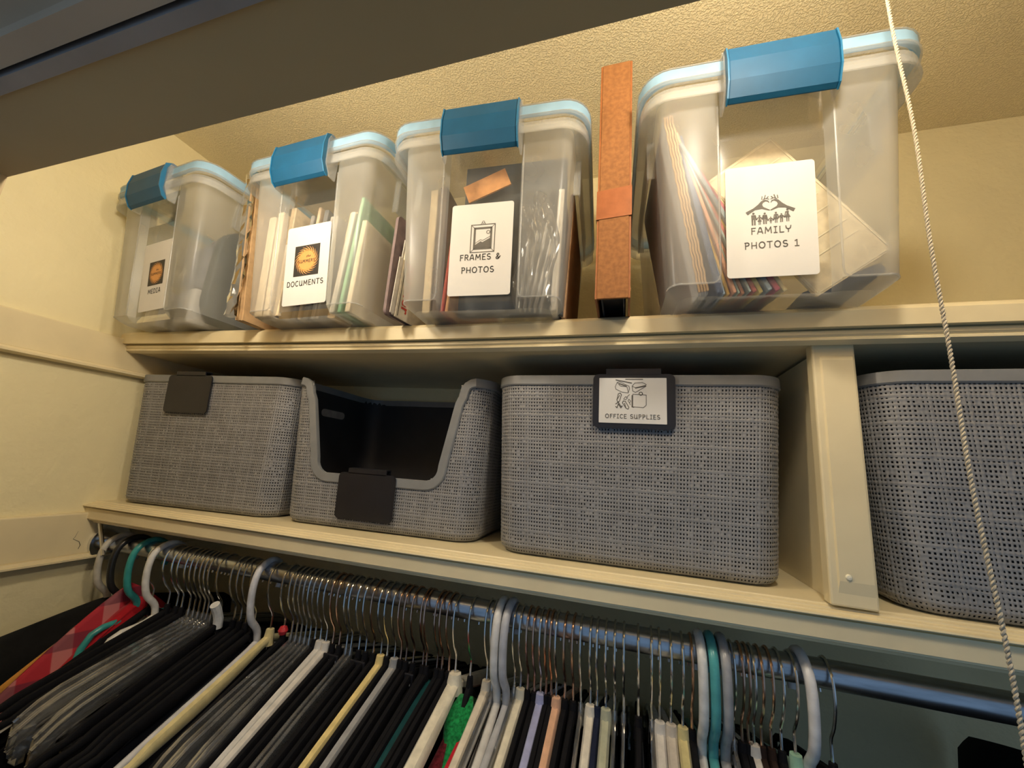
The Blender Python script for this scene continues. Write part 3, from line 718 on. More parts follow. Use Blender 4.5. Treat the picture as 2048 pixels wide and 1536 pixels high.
def weave_mesh(scoop):
    rnd = np.random.RandomState(4)
    tot = 2*(2*(BK['hw1']-.03)+2*(BK['hd1']-.03))+2*math.pi*.03
    NC = int(tot/.0033)//2*2; NR = 48; sub = 4
    nu, nv = NC*sub, NR*sub
    nv -= 1
    thickc = np.zeros(NC, bool); thickr = np.zeros(NR, bool)
    i = 0
    while i < NC: thickc[i] = True; i += rnd.randint(5, 10)
    i = 2
    while i < NR: thickr[i] = True; i += rnd.randint(4, 8)
    offn = np.array([-.29, -.10, .10, .29]); offt = np.array([-.42, -.14, .14, .42])
    fu = np.concatenate([offt if t else offn*rnd.uniform(.85, 1.12) for t in thickc]); ci = np.repeat(np.arange(NC), sub)
    fv = np.concatenate([offt if t else offn*rnd.uniform(.85, 1.12) for t in thickr]); ri = np.repeat(np.arange(NR), sub)
    u = (ci+.5+fu)/NC; zz = .0005+(ri+.5+fv)/NR*(KH-.0085)
    FU, FV = np.meshgrid(fu, fv); CI, RI = np.meshgrid(ci, ri)
    over = ((CI+RI) % 2)*2-1
    ch = np.where(thickc, .35, rnd.uniform(-.1, .1, NC)); rh = np.where(thickr, .30, rnd.uniform(-.1, .1, NR))
    hz = (1-(FV/.40)**2)*.7 + .45*over*np.cos(FU*math.pi) + rh[RI]
    vt = (1-(FU/.40)**2)*.7 - .45*over*np.cos(FV*math.pi) + ch[CI]
    disp = .00095*np.clip(np.maximum(hz, vt), -.6, 1.5)
    V = np.empty((nv+1, nu, 3), np.float32)
    for j, z in enumerate(float(q) for q in zz):
        x, y, nx, ny = basket_ring(u, z)
        V[j, :, 0] = x+nx*disp[j]; V[j, :, 1] = y+ny*disp[j]; V[j, :, 2] = z
    idx = np.arange((nv+1)*nu).reshape(nv+1, nu)
    a = idx[:-1]; b = np.roll(idx, -1, 1)[:-1]; c = np.roll(idx, -1, 1)[1:]; d = idx[1:]
    quads = np.stack([a, d, c, b], -1)
    gu = (np.arange(nu) % sub == sub-1)[None, :]; gv = (np.arange(nv) % sub == sub-1)[:, None]
    keep = ~(gu & gv)
    keep |= rnd.rand(*keep.shape) < .06
    if scoop:
        xc = V[:-1, :, 0]; yc = V[:-1, :, 1]; zc = V[:-1, :, 2]
        hw = np.array([scoop_half(z) for z in zz[:-1]])[:, None]
        keep &= ~((yc < -.05) & (hw > 0) & (np.abs(xc) < hw+.002))
    quads = quads[keep].reshape(-1, 4)
    me = bpy.data.meshes.new('woven_wall')
    me.vertices.add((nv+1)*nu); me.vertices.foreach_set('co', V.ravel())
    n = len(quads); me.loops.add(n*4); me.polygons.add(n)
    me.loops.foreach_set('vertex_index', quads.ravel().astype(np.int32))
    me.polygons.foreach_set('loop_start', np.arange(0, n*4, 4, dtype=np.int32))
    me.polygons.foreach_set('loop_total', np.full(n, 4, np.int32))
    me.polygons.foreach_set('use_smooth', np.ones(n, bool))
    me.update(calc_edges=True); me.materials.append(M['basket'])
    return me
def shade_shell_mesh(scoop):
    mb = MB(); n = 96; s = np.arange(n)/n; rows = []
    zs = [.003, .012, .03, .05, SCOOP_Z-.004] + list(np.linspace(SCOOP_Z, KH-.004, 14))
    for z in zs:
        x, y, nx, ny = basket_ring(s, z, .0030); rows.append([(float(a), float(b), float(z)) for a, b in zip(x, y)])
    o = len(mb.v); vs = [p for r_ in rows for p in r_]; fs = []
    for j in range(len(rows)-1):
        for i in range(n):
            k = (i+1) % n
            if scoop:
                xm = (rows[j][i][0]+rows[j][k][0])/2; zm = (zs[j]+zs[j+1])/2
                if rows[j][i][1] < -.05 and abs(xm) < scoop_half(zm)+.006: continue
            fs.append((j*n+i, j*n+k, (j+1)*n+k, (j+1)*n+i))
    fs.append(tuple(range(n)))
    return mb.add(vs, fs).mesh('shade_shell', M['shade_shell'], True, 50)
def rim_mesh(scoop):
    n = 160; s = (np.arange(n)+.5)/n
    x, y, nx, ny = basket_ring(s, KH-.006)
    path = []
    for a, b, c, d in zip(x, y, nx, ny):
        if scoop and b < -.05 and abs(a) < SCOOP_T+.022: continue
        path.append((Vector((a, b, KH-.006)), Vector((c, d, 0))))
    if scoop:
        i0 = max(i for i, p in enumerate(path) if p[0].x > 0 and p[0].y < -.06) + 1
        w = .006; pts = []
        def fy(z): return -(BK['hd0']+(BK['hd1']-BK['hd0'])*z/KH)
        half = []
        half += [(SCOOP_T+.020, KH-w), (SCOOP_T+.014, KH-w-.0012), (SCOOP_T+.0085, KH-.0105), (SCOOP_T+.0055, KH-.016), (SCOOP_T+.004, KH-.024)]
        for z in np.linspace(KH-.034, SCOOP_Z+.020, 12): half.append((SCOOP_B+(SCOOP_T-SCOOP_B)*(z-SCOOP_Z)/(KH-SCOOP_Z)+w, z))
        r = .018+w; xb = SCOOP_B+w+.004
        for k in range(0, 7):
            an = R(-90*k/6); half.append((xb-r+r*math.cos(an), SCOOP_Z-w+r+r*math.sin(an)))
        for xx in np.linspace(xb-r-.01, 0, 6): half.append((xx, SCOOP_Z-w))
        fr = half + [(-a, b) for a, b in half[::-1][1:]]
        path[i0:i0] = [(Vector((a, fy(b)-.0002, b)), Vector((0, -1, -.04)).normalized()) for a, b in fr]
    m = len(path); secs = []
    for i in range(m):
        p, nrm = path[i]; t = (path[(i+1) % m][0]-path[i-1][0]).normalized(); b = t.cross(nrm).normalized()
        q = [(-.0062, .0006), (-.0058, .0026), (.0045, .0030), (.0060, .0018), (.0064, -.0006), (.0058, -.0032), (-.0058, -.0034)]
        secs.append([p+b*u*(-1)+nrm*v for u, v in q])
    mb = MB(); k = len(secs[0]); vs = [p for q in secs for p in q]; fs = []
    for i in range(m):
        j = (i+1) % m
        for a in range(k):
            c = (a+1) % k; fs.append((i*k+a, i*k+c, j*k+c, j*k+a))
    return mb.add(vs, fs).mesh('rim', M['rim'], True, 30)
KM = {sc: (weave_mesh(sc), shade_shell_mesh(sc), rim_mesh(sc)) for sc in (False, True)}
def clip_mesh():
    q = round_rect(.086, .060, .006)
    mb = MB().strip([[(x, -.0052, z) for x, z in q], [(x, -.0034, z) for x, z in q]])
    mb.box(-.029, .029, -.0052, -.0034, .029, .0345); mb.box(-.029, .029, -.0052, .006, .0345, .0360); mb.box(-.029, .029, .0045, .006, .005, .0345)
    for k in range(20):
        x = -.038+.004*k
        mb.box(x, x+.002, -.0050, -.0036, -.0312, -.0295)
    return mb.mesh('label_clip', M['clip'])
CLIP = clip_mesh()
def basket(label, x, y, yaw, scoop=False, clip=None):
    t = thing('storage_basket', label, 'basket', (x, y, ZL), (0, 0, yaw), 'grey woven plastic baskets on the lower shelf')
    w, l, r_ = KM[scoop]
    o = obj('woven_wall', w, t); o['kind'] = 'stuff'
    obj('shade_shell', l, t); obj('rim', r_, t)
    c = None
    if clip:
        cx, cz = clip
        c = obj('label_clip', CLIP, t); c.location = (cx, -(BK['hd0']+(BK['hd1']-BK['hd0'])*cz/KH)-.0005, cz); c.rotation_euler = (R(3), 0, 0)
        c['label'] = 'black clip-on label holder'
    return t, c
k1, _ = basket('leftmost grey woven basket with a blank black clip on its rim', -.638, .5335, R(4), False, (-.034, .1745))
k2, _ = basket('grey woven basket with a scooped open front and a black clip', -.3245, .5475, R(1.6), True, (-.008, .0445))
for sx in (-1,):
    m = MB(); q = round_rect(.055, .012, .006)
    m.strip([[(sx*.1492, y-.01, z+.162) for y, z in q], [(sx*.1478, y-.01, z+.162) for y, z in q]]).build('handle_slot', cmat((.30, .29, .27), kind='board'), k2)
k3, cl3 = basket('grey woven basket whose clipped card reads OFFICE SUPPLIES', .0005, .5355, R(0), False, (.0065, .1755))
k4, _ = basket('rightmost grey woven basket beyond the cream divider', .371, .514, R(-1.5), False)
cd = obj('card', card_mesh(.0705, .050, .0006, .0005, 'card', M['card']), cl3); cd.location = (-.001, -.0060, .0005)
letter('OFFICE SUPPLIES', .0058, cd, 0, -.0175, -.0003, M['greyink'], .00004, space=1.04)
pr = Print(-.0002); k = .0345
def S2(pts, w=.0006): pr.line([(a*k, b*k + .0055) for a, b in pts], w)
S2([(-.50, .50), (-.02, .40)], .0012); S2([(-.20, .52), (.32, .52)], .0010)
S2([(-.46, .42), (-.52, .28), (-.50, .20), (-.30, .10), (-.12, .08), (-.08, .22), (-.10, .30), (-.38, .44), (-.46, .42), (-.36, .30), (-.16, .28), (-.12, .10)]); S2([(-.40, .38), (-.18, .30)], .0014)
S2([(0, .30), (.08, .40), (.30, .42), (.42, .36), (.40, .30), (.12, .24), (0, .30), (.02, .14), (.10, .10), (.42, .30)]); S2([(.10, .24), (.40, .32)], .0012)
S2([(.02, .04), (.42, .02), (.42, -.30), (.34, -.38), (.02, -.36), (.02, .04)]); S2([(0, .0), (0, -.36), (.05, -.37)], .0011); pr.ring(.26*k, .06*k+.0055, .05*k, .0008)
for ox, oz, an in ((-.40, -.06, -15), (-.20, -.30, 30)):
    ca, sa = math.cos(R(an)), math.sin(R(an))
    S2([(ox + a*ca-b*sa, oz + a*sa+b*ca) for a, b in [(-.04, -.10), (-.05, .10), (0, .14), (.05, .10), (.05, -.12), (0, -.16), (-.04, -.10), (0, .06)]], .0008)
S2([(-.26, -.12), (-.20, -.04), (-.14, -.08), (-.20, -.14), (-.26, -.12)]); S2([(-.16, -.05), (-.08, .03)]); S2([(-.10, -.12), (-.04, -.18), (-.08, -.24), (-.12, -.18), (-.10, -.12)]); S2([(-.08, -.24), (-.05, -.30)])
S2([(-.50, -.28), (-.42, -.22), (-.34, -.36), (-.30, -.34), (-.34, -.40), (-.42, -.28), (-.46, -.40), (-.50, -.36)], .0010)
pr.build('drawing', M['greyink'], cd)
# soft things showing over basket rims
sc1 = thing('folded_cloth', 'dark red folded cloth just above the office supplies basket rim', 'cloth', (-.005, .545, ZL+.150))
mb = MB(); vs = []; n = 18
for i in range(n):
    for j in range(10):
        u, v = i/(n-1), j/9
        vs.append((-.10+.20*u, -.06+.12*v, .050 + .012*math.sin(u*7+1)*math.sin(v*5)+.012*math.sin(math.pi*u)*math.sin(math.pi*v)))
fs = [(i*10+j, (i+1)*10+j, (i+1)*10+j+1, i*10+j+1) for i in range(n-1) for j in range(9)]
mb.add(vs, fs).build('cloth', cmat((.16, .02, .02)), sc1, smooth=True, angle=180, solid=.02)

# ------------------------------------------------------------------ lamp with its pull string, added fill bulb
for i_, (BULB, W_) in enumerate(BULBS):
    lamp = thing('wall_light', ('right' if i_ == 0 else 'left') + ' lit bare bulb in a porcelain holder above the closet door', 'lamp', (BULB.x, .118, BULB.z+.05), group='bulbs above the door')
    by, bz = BULB.y-.118, -.05
    MB().tube([(0, 0, 0), (0, .006, 0), (0, .007, 0), (0, .020, 0)], [.034, .034, .022, .020], 28).build('lampholder', M['porcelain'], lamp, smooth=True)
    MB().tube([(0, .020, 0), (0, by-.004, -.004), (0, by, -.014), (0, by, bz+.030)], [.014, .014, .0135, .0135], 16).build('socket', M['porcelain'], lamp, smooth=True)
    MB().lathe([(.0001, bz-.028), (.012, bz-.025), (.021, bz-.014), (.0245, bz), (.022, bz+.010), (.014, bz+.026), (.011, bz+.032)], (0, by, 0), n=24).build('bulb', bulb_m, lamp, smooth=True)
    ld = bpy.data.lights.new('bulb_light', 'POINT'); ld.energy = W_; ld.color = BULB_COL; ld.shadow_soft_size = .024
    lo = bpy.data.objects.new('bulb_light', ld); col.objects.link(lo); lo.parent = lamp; lo.location = (0, by, bz)

sw_ = thing('pull_switch', 'small porcelain pull switch on the closet ceiling above the string', 'switch', (.1965, .30, ZT))
MB().lathe([(.0001, 0), (.030, 0), (.031, -.005), (.020, -.014), (.0001, -.016)], n=24).build('housing', M['porcelain'], sw_, smooth=True)
ps = thing('pull_string', 'thin twisted cotton pull string hanging in front of the shelves', 'string', (.1965, .30, ZT))
for k in range(2):
    pts = []
    for i in range(1320):
        z = -.0155 - .0006*i; a = z*2*math.pi/.0055 + math.pi*k
        sw = .0011*math.sin(z*16)+.0006*math.sin(z*37)
        pts.append((.0006*math.cos(a)+sw, .0006*math.sin(a), z))
    MB().tube(pts, .00070, 5).build('strand', M['string'], ps, smooth=True)

# ------------------------------------------------------------------ clothes rod
YR, ZR, RR = .45, -.160, .0115
rod = thing('clothes_rod', 'dark steel clothes rod under the lower shelf', 'rod', (0, YR, ZR))
MB().tube([(XL+.02, 0, 0), (XR, 0, 0)], RR, 28).build('pole', M['rod'], rod, smooth=True)
MB().tube([(XL+.010, 0, 0), (XL+.016, 0, 0), (XL+.016, 0, 0), (XL+.030, 0, 0)], [.026, .026, .0145, .0145], 24).build('end_flange', M['chrome'], rod, smooth=True)
MB().tube([(XL+.012, -.020, .034), (XL+.030, -.022, .012), (XL+.048, -.024, -.012)], .0028, 8).build('hook_screw', M['chrome'], rod, smooth=True)

# ------------------------------------------------------------------ hangers
M['hclear'] = plastic('clear_hanger_plastic', (.93, .94, .95), .14, .06, 4.5, .5, 60., .3)
HZ = .079                                                  # neck below rod axis
def curve_pts(ctrl, n):
    """Catmull-Rom through 2-d control points"""
    P = [Vector((*c, 0)) for c in ctrl]; P = [2*P[0]-P[1]] + P + [2*P[-1]-P[-2]]; out = []
    m = len(P)-3
    for i in range(n+1):
        t = min(i/n*m, m-1e-6); k = int(t); t -= k; a, b, c, d = P[k:k+4]
        q = .5*((2*b) + (c-a)*t + (2*a-5*b+4*c-d)*t*t + (3*b-a-3*c+d)*t**3); out.append((q.x, q.y))
    return out
HOOK = curve_pts([(0, -.012), (0, .006), (0, .022), (-.0015, .031), (-.0105, .044), (-.0170, .063), (-.0150, .083), (0, .0920), (.0150, .083), (.0175, .068), (.0155, .058)], 38)
HOOKT = curve_pts([(0, -.004), (-.004, .012), (-.018, .030), (-.0235, .060), (-.019, .085), (0, .0955), (.019, .086), (.0235, .066), (.021, .056)], 32)
def arm_curve(Lh, drop, n=14):
    return [(Lh*t, -drop*(t**1.25) - .012*max(0, t-.8)/.2*0) for t in [i/n for i in range(n+1)]]
_hm = {}
def hook_mesh(kind):
    k = 'hook_'+kind
    if k not in _hm: _hm[k] = MB().tube([(0, y, z) for y, z in HOOK], .00125, 7).mesh('hook', M[kind], True)
    return _hm[k]
def flat_body(key, m, Lh, drop, th, ht, notch=False, clear=False):
    if key in _hm: return _hm[key]
    secs = []; n = 30
    for i in range(n+1):
        t = -1+2*i/n; a = abs(t); y = Lh*t
        z = -drop*(a**1.2) - .010*max(0, a-.86)/.14
        h = ht*(.62 + .5*math.sin(min(1, a*1.25)*math.pi)) if not clear else ht*(1 - .15*a)
        if notch and .70 < a < .80: h *= .62; z -= .003
        w = th*(1 - .35*a**3)
        zt = z + .006*(1-a)**6
        secs.append([(-w/2, y, zt-h*.25), (-w*.3, y, zt), (w*.3, y, zt), (w/2, y, zt-h*.25), (w/2, y, zt-h*.8), (w*.3, y, zt-h), (-w*.3, y, zt-h), (-w/2, y, zt-h*.8)])
    mb = MB().strip(secs)
    mb.tube([(0, 0, -ht*.5), (0, 0, .012)], [th*.75, th*.5], 8)
    zb = -drop*.86
    if not clear:
        mb.tube([(0, -Lh*.93, -drop*1.0), (0, -Lh*.90, zb-.030), (0, -Lh*.8, zb-.034), (0, Lh*.8, zb-.034), (0, Lh*.90, zb-.030), (0, Lh*.93, -drop)], th*.42, 6)
    else:
        mb.tube([(0, -Lh*.9, -drop-.016), (0, Lh*.9, -drop-.016)], th*.45, 6)
        for s_ in (-1, 1):
            for dz_ in (.001, -.0125): mb.tube([(0, s_*Lh*q, -drop*(q**1.2)-.010*max(0, q-.86)/.14+dz_) for q in (.03, .2, .4, .6, .8, .9, 1.0)], .0019, 6)
        for s in (-1, 1):
            for q in (.94, .80):
                y = s*Lh*q; mb.box(-th*.8, th*.8, y-.006, y+.006, -drop-.030, -drop-.006); mb.box(-th*1.1, th*1.1, y-.003, y+.003, -drop-.036, -drop-.024)
    _hm[key] = mb.mesh('hanger_body', m, True, 45)
    return _hm[key]
def tube_body(key, m, Lh, drop):
    if key in _hm: return _hm[key]
    mb = MB(); r = .0043
    mb.tube([(0, y, z) for y, z in HOOKT], r, 9)
    for s in (-1, 1):
        pts = [(0, 0, -.004)] + [(0, s*y, z-.006) for y, z in curve_pts([(.012, -.004), (.05, -.018), (Lh*.6, -drop*.62), (Lh*.95, -drop), (Lh, -drop-.010), (Lh*.95, -drop-.020), (Lh*.8, -drop-.022), (0, -drop-.022)], 24)]
        mb.tube(pts, r, 9)
    _hm[key] = mb.mesh('hanger_body', m, True, 50)
    return _hm[key]

def hanger(kind, x, label, c=None, wire='chrome', yaw=0., Lh=.20, drop=.068, roll=0., group=None, tagtxt=None, bead=None, th=None):
    names = {'velvet': 'velvet_hanger', 'clear': 'clear_hanger', 'tube': 'tubular_hanger', 'foam': 'padded_hanger'}
    t = thing(names[kind], label, 'hanger', (x, YR, ZR-HZ), (0, roll, R(yaw)), group)
    if kind == 'tube':
        t.location.z += -.0025
        b = obj('frame', tube_body(('t', c, Lh, drop), cmat(c, rough=.3, bump=.02, kind='hanger_plastic'), Lh, drop), t)
    else:
        obj('hook', hook_mesh(wire), t)
        if kind == 'clear': obj('body', flat_body(('c', Lh, drop), M['hclear'], Lh, drop, .005, .014, False, True), t)
        else: obj('body', flat_body((kind, c, Lh, drop, th), cmat(c, rough=.75, bump=.2, bscale=900., kind='velvet', sheen=.3), Lh, drop, th or (.0095 if max(c) > .1 else .0065), .013, True), t)
    if kind == 'foam':
        MB().tube([(0, y, z) for y, z in [(0, -.002), (-.001, .010), (-.006, .022), (-.011, .030)]], .0058, 10).build('foam_sleeve', cmat((.72, .72, .70), rough=.8, kind='foam'), t, smooth=True)
    if bead: MB().lathe([(.0001, .006), (.004, .0045), (.006, 0), (.004, -.0045), (.0001, -.006)], (0, -.001, .014), 14).build('bead', cmat(bead, rough=.4, kind='bead'), t, smooth=True)
    if tagtxt:
        s = MB().box(-.0055, .0055, -.008, -.0055, -.012, .004).build('size_tag', M['clip'], t, bevel=.001)
        letter(tagtxt, .0085, s, 0, -.004, -.0083, cmat((.8, .8, .8), kind='ink'), .0003)
    return t

# ------------------------------------------------------------------ clothes
def garment(name, label, cat, c, x, yaw=0., Lh=.20, drop=.07, top=-.006, th=.006, length=.42, seed=0, rough=.9, group=None, knit=False, m_=None, wave=.004, z0=0., puff=9.):
    rnd = random.Random(seed*17+3); n, nv = 30, 26
    ph = [rnd.uniform(0, 6.28) for _ in range(4)]
    vs = []; fs = []
    for sd in (-1, 1):
        for j in range(nv+1):
            v = (j/nv)**1.25
            for i in range(n+1):
                u = -1+2*i/n; a = abs(u)
                y = u*Lh*(1 + .10*v) + .004*math.sin(v*9+ph[0])
                z = top - drop*a**1.2 - v*length*(1 - .05*a) - .014*max(0, a-.88)/.12
                fl = min(1, v*puff+.02*puff)*(1-.75*max(0, a-.75)/.25)
                xx = sd*th*fl*(.75+.35*math.sin(u*8+ph[1])*math.sin(v*6+ph[2])) + wave*min(1, v*5)*math.sin(u*6.5+ph[3]+v*3)
                vs.append((xx, y, z))
    W = n+1; H = (nv+1)*W
    for s_ in (0, 1):
        for j in range(nv):
            for i in range(n):
                q = (s_*H+j*W+i, s_*H+j*W+i+1, s_*H+(j+1)*W+i+1, s_*H+(j+1)*W+i)
                fs.append(q if s_ == 0 else q[::-1])
    for i in range(n): fs.append((i, H+i, H+i+1, i+1))
    for j in range(nv):
        fs.append((j*W, (j+1)*W, H+(j+1)*W, H+j*W)); fs.append((j*W+n, H+j*W+n, H+(j+1)*W+n, (j+1)*W+n))
    mm = m_ or cmat(c, rough=rough, bump=1. if knit else .2, bscale=330. if knit else 700., kind='knit' if knit else 'cloth', sheen=.15, var=.45 if knit else .12, scale=330. if knit else 90.)
    o = MB().add(vs, fs).build(name, mm, smooth=True, angle=80, loc=(x, YR, ZR-HZ+z0), rot=(0, 0, R(yaw)), fix=False)
    return tag(o, label, cat, group)

BLK = (.008, .008, .010)
def plaid(name, c, c2, c3):
    m = mat(name, c, rough=.85)
    nt = m.node_tree; N = nt.nodes; L = nt.links; p = N['Principled BSDF']
    tc = N.new('ShaderNodeTexCoord')
    cur = None
    for axis, sc_, ph in (('Y', 46., 0), ('Z', 46., 1)):
        w = N.new('ShaderNodeTexWave'); w.wave_type = 'BANDS'; w.bands_direction = axis; w.inputs['Scale'].default_value = sc_/6.28*1.0; w.inputs['Phase Offset'].default_value = ph
        L.new(tc.outputs['Object'], w.inputs['Vector'])
        r_ = N.new('ShaderNodeValToRGB'); r_.color_ramp.elements[0].position = .62; r_.color_ramp.elements[1].position = .70
        L.new(w.outputs['Fac'], r_.inputs['Fac'])
        mx = N.new('ShaderNodeMixRGB'); mx.inputs[2].default_value = (*(c2 if axis == 'Y' else c3), 1)
        if cur is None: mx.inputs[1].default_value = (*c, 1)
        else: L.new(cur, mx.inputs[1])
        ml = N.new('ShaderNodeMath'); ml.operation = 'MULTIPLY'; ml.inputs[1].default_value = .65
        L.new(r_.outputs['Color'], ml.inputs[0]); L.new(ml.outputs[0], mx.inputs[0]); cur = mx.outputs[0]
    L.new(cur, p.inputs['Base Color'])
    return m
M['plaid'] = plaid('red_plaid', (.42, .02, .035), (.55, .25, .24), (.10, .015, .04))

# left end of the rod
hanger('tube', -.7568, 'translucent white tubular hanger leftmost on the rod', (.55, .52, .44), yaw=-4, Lh=.11, drop=.15)
garment('jacket', 'black jacket on the leftmost hanger against the wall', 'jacket', (.014, .014, .013), -.7560, -2, .215, .050, .004, .017, seed=1)
hanger('tube', -.7270, 'black tubular hanger second from the left end of the rod', (.02, .02, .02), yaw=-5, Lh=.11, drop=.15)
garment('shirt', 'mustard orange shirt beside the black jacket at the left', 'shirt', (.55, .26, .05), -.7330, -2, .21, .170, .000, .006, seed=2)
garment('shirt', 'red plaid shirt at the left end of the rod', 'shirt', (.42, .02, .035), -.7120, -2, .220, .235, .030, .012, seed=3, m_=M['plaid'])
garment('scarf', 'red gathered scarf beside the plaid shirt', 'scarf', (.40, .012, .02), -.6960, -2, .10, .100, .012, .014, length=.07, seed=4, wave=.007)
hanger('tube', -.6903, 'teal tubular hanger at the left end of the rod', (.04, .30, .29), yaw=-3, Lh=.11, drop=.15)
garment('shirt', 'royal blue shirt left of the clear skirt hangers', 'shirt', (.02, .06, .26), -.6890, -2, .22, .215, .000, .006, seed=5)
garment('shirt', 'cream shirt left of the clear skirt hangers', 'shirt', (.62, .56, .44), -.6755, -2, .215, .235, -.008, .006, seed=6)
hanger('velvet', -.6655, 'black velvet hanger beside the teal tubular hanger', BLK, yaw=-4, Lh=.12)
garment('blouse', 'plum blouse left of the clear skirt hangers', 'blouse', (.07, .02, .045), -.6620, -2, .215, .245, -.010, .007, seed=7)
hanger('tube', -.6517, 'white tubular hanger left of the clear skirt hangers', (.74, .73, .70), yaw=-3, Lh=.11, drop=.15)
garment('shirt', 'white shirt on the white tubular hanger at the left', 'shirt', (.72, .68, .58), -.6455, -2, .21, .130, -.004, .006, seed=8)
for i, x in enumerate((-.6320, -.6146, -.6045)):
    hanger('velvet', x, ORD[i] + ' black hanger from the left in the trio left of the clear bundle', BLK, yaw=random.uniform(-5, 0), group='black hangers left of the clear bundle')
    garment('top', ORD[i] + ' black top from the left in the trio left of the clear bundle', 'top', BLK, x+.004, -3, .19, .078, -.020, .006, seed=10+i, group='black tops left of the clear bundle')
# clear skirt hangers, bundle one
for i, x in enumerate((-.5900, -.5805, -.5715, -.5625, -.5550, -.5475)):
    hanger('clear', x, ORD[i] + ' clear clip hanger from the left in the left clear bundle', None, yaw=-2+1.2*i, Lh=.150+.006*(i % 3), drop=.040+.004*(i % 2), group='left bundle of clear skirt hangers')
for i, x in enumerate((-.585, -.567, -.551)):
    garment('skirt', ORD[i] + ' black skirt from the left under the left clear bundle', 'skirt', BLK, x, 0, .145, .012, -.078, .007, seed=20+i, group='black skirts under the left clear bundle')
hanger('foam', -.5313, 'wire hanger with white foam sleeve on its neck', BLK, yaw=4)
garment('coat', 'black coat on the foam sleeved hanger', 'coat', BLK, -.527, 4, .20, .075, -.006, .011, seed=24)
for i, x in enumerate((-.5057, -.4950, -.4844, -.4704)):
    hanger('velvet', x, ORD[i] + ' black hanger right of the foam sleeved neck, before the white hook', BLK, yaw=random.uniform(0, 5), group='black hangers between foam sleeve and white hook')
    garment('top', ORD[i] + ' black top right of the foam sleeved neck, before the white hook', 'top', (.011, .012, .017), x+.003, 3, .19, .075, -.014, .006, seed=26+i, group='black tops between foam sleeve and white hook')
hanger('tube', -.4600, 'white tubular hanger left of the red bead', (.60, .60, .62), yaw=5)
garment('dress', 'black dress on the white tubular hanger left of the red bead', 'dress', (.014, .014, .018), -.4545, 5, .20, .075, -.014, .007, seed=31)
hanger('velvet', -.4420, 'cream velvet hanger left of the red bead', (.66, .56, .28), yaw=6, drop=.062)
garment('dress', 'charcoal dress on the cream velvet hanger', 'dress', (.025, .026, .03), -.4340, 6, .20, .075, -.026, .006, seed=32)
hanger('velvet', -.4206, 'black velvet hanger with a red bead on its hook', BLK, yaw=5, bead=(.55, .03, .04))
garment('top', 'black top under the red bead hanger', 'top', BLK, -.416, 5, .195, .075, -.012, .007, seed=33)
for i, x in enumerate((-.4080, -.4005, -.3932, -.3861, -.3790)):
    hanger('clear', x, ORD[i] + ' clear clip hanger from the left in the right clear bundle', None, yaw=3+.9*i, Lh=.152+.006*(i % 3), drop=.042+.004*(i % 2), group='right bundle of clear skirt hangers')
for i, x in enumerate((-.403, -.388)):
    garment('skirt', ORD[i] + ' black skirt from the left under the right clear bundle', 'skirt', (.013, .016, .016), x, 4, .145, .012, -.080, .007, seed=36+i, group='black skirts under the right clear bundle')
hanger('velvet', -.3712, 'black velvet hanger between the clear bundle and the white pair', BLK, yaw=4)
hanger('velvet', -.3630, 'white velvet hanger, left one of the white pair', (.62, .60, .56), yaw=5)
hanger('velvet', -.3540, 'white velvet hanger, right one of the white pair', (.68, .64, .58), yaw=4)
garment('trousers', 'black trousers beneath the white velvet pair', 'trousers', (.010, .010, .012), -.3585, 5, .185, .03, -.062, .007, seed=40)
for i, (x, tx) in enumerate(((-.3440, '12'), (-.3345, '12'))):
    hanger('velvet', x, ('left' if i == 0 else 'right') + ' black hanger with a size 12 tag', BLK, 'copper', yaw=3, tagtxt=tx)
    garment('jacket', ('left' if i == 0 else 'right') + ' black jacket on a hanger tagged 12', 'jacket', (.016, .015, .014), x+.0035, 3, .20, .075, -.010, .007, seed=41+i)
for i, x in enumerate((-.3238, -.3172)):
    hanger('clear', x, ORD[i] + ' clear hanger between the size 12 and size S tags', None, yaw=3, Lh=.19, drop=.066, group='clear hangers between size tags')
garment('top', 'black top with silver print between the size 12 and size S tags', 'top', BLK, -.3165, 3, .19, .075, -.026, .006, seed=44)
for i, (x, tx) in enumerate(((-.3060, 'S'), (-.2965, 'S'))):
    hanger('velvet', x, ('left' if i == 0 else 'right') + ' black hanger with a size S tag', BLK, yaw=2, tagtxt=tx)
    garment('blouse', ('left' if i == 0 else 'right') + ' black blouse on a hanger tagged S', 'blouse', (.010, .010, .012), x+.0035, 2, .20, .075, -.012, .0065, seed=46+i)
hanger('velvet', -.2755, 'butter yellow velvet hanger in the middle of the rod', (.78, .62, .26), yaw=1)
garment('trousers', 'black trousers beneath the yellow velvet hanger', 'trousers', (.010, .011, .013), -.2755, 1, .185, .03, -.062, .006, seed=50)
hanger('velvet', -.2860, 'black velvet hanger just left of the yellow velvet hanger', BLK, 'copper', yaw=2)
hanger('velvet', -.2571, 'grey velvet hanger right of the yellow velvet hanger', (.34, .34, .34), yaw=1)
garment('trousers', 'black trousers beneath the grey velvet hanger', 'trousers', (.010, .012, .014), -.2571, 1, .185, .03, -.062, .006, seed=51)
for i, x in enumerate((-.2672, -.2490, -.2420)):
    hanger('velvet', x, ('black hanger between the yellow and grey velvet hangers', 'black hanger touching the right side of the grey velvet hanger', 'black hanger between the grey velvet hanger and the size M tag')[i], BLK, 'copper' if i else 'chrome', yaw=1, group='black hangers beside the grey one')
hanger('velvet', -.2326, 'black hanger with a size M tag', BLK, 'copper', yaw=1, tagtxt='M')
garment('top', 'black top on the hanger tagged M', 'top', (.014, .014, .016), -.2310, 1, .20, .072, -.010, .006, seed=53)
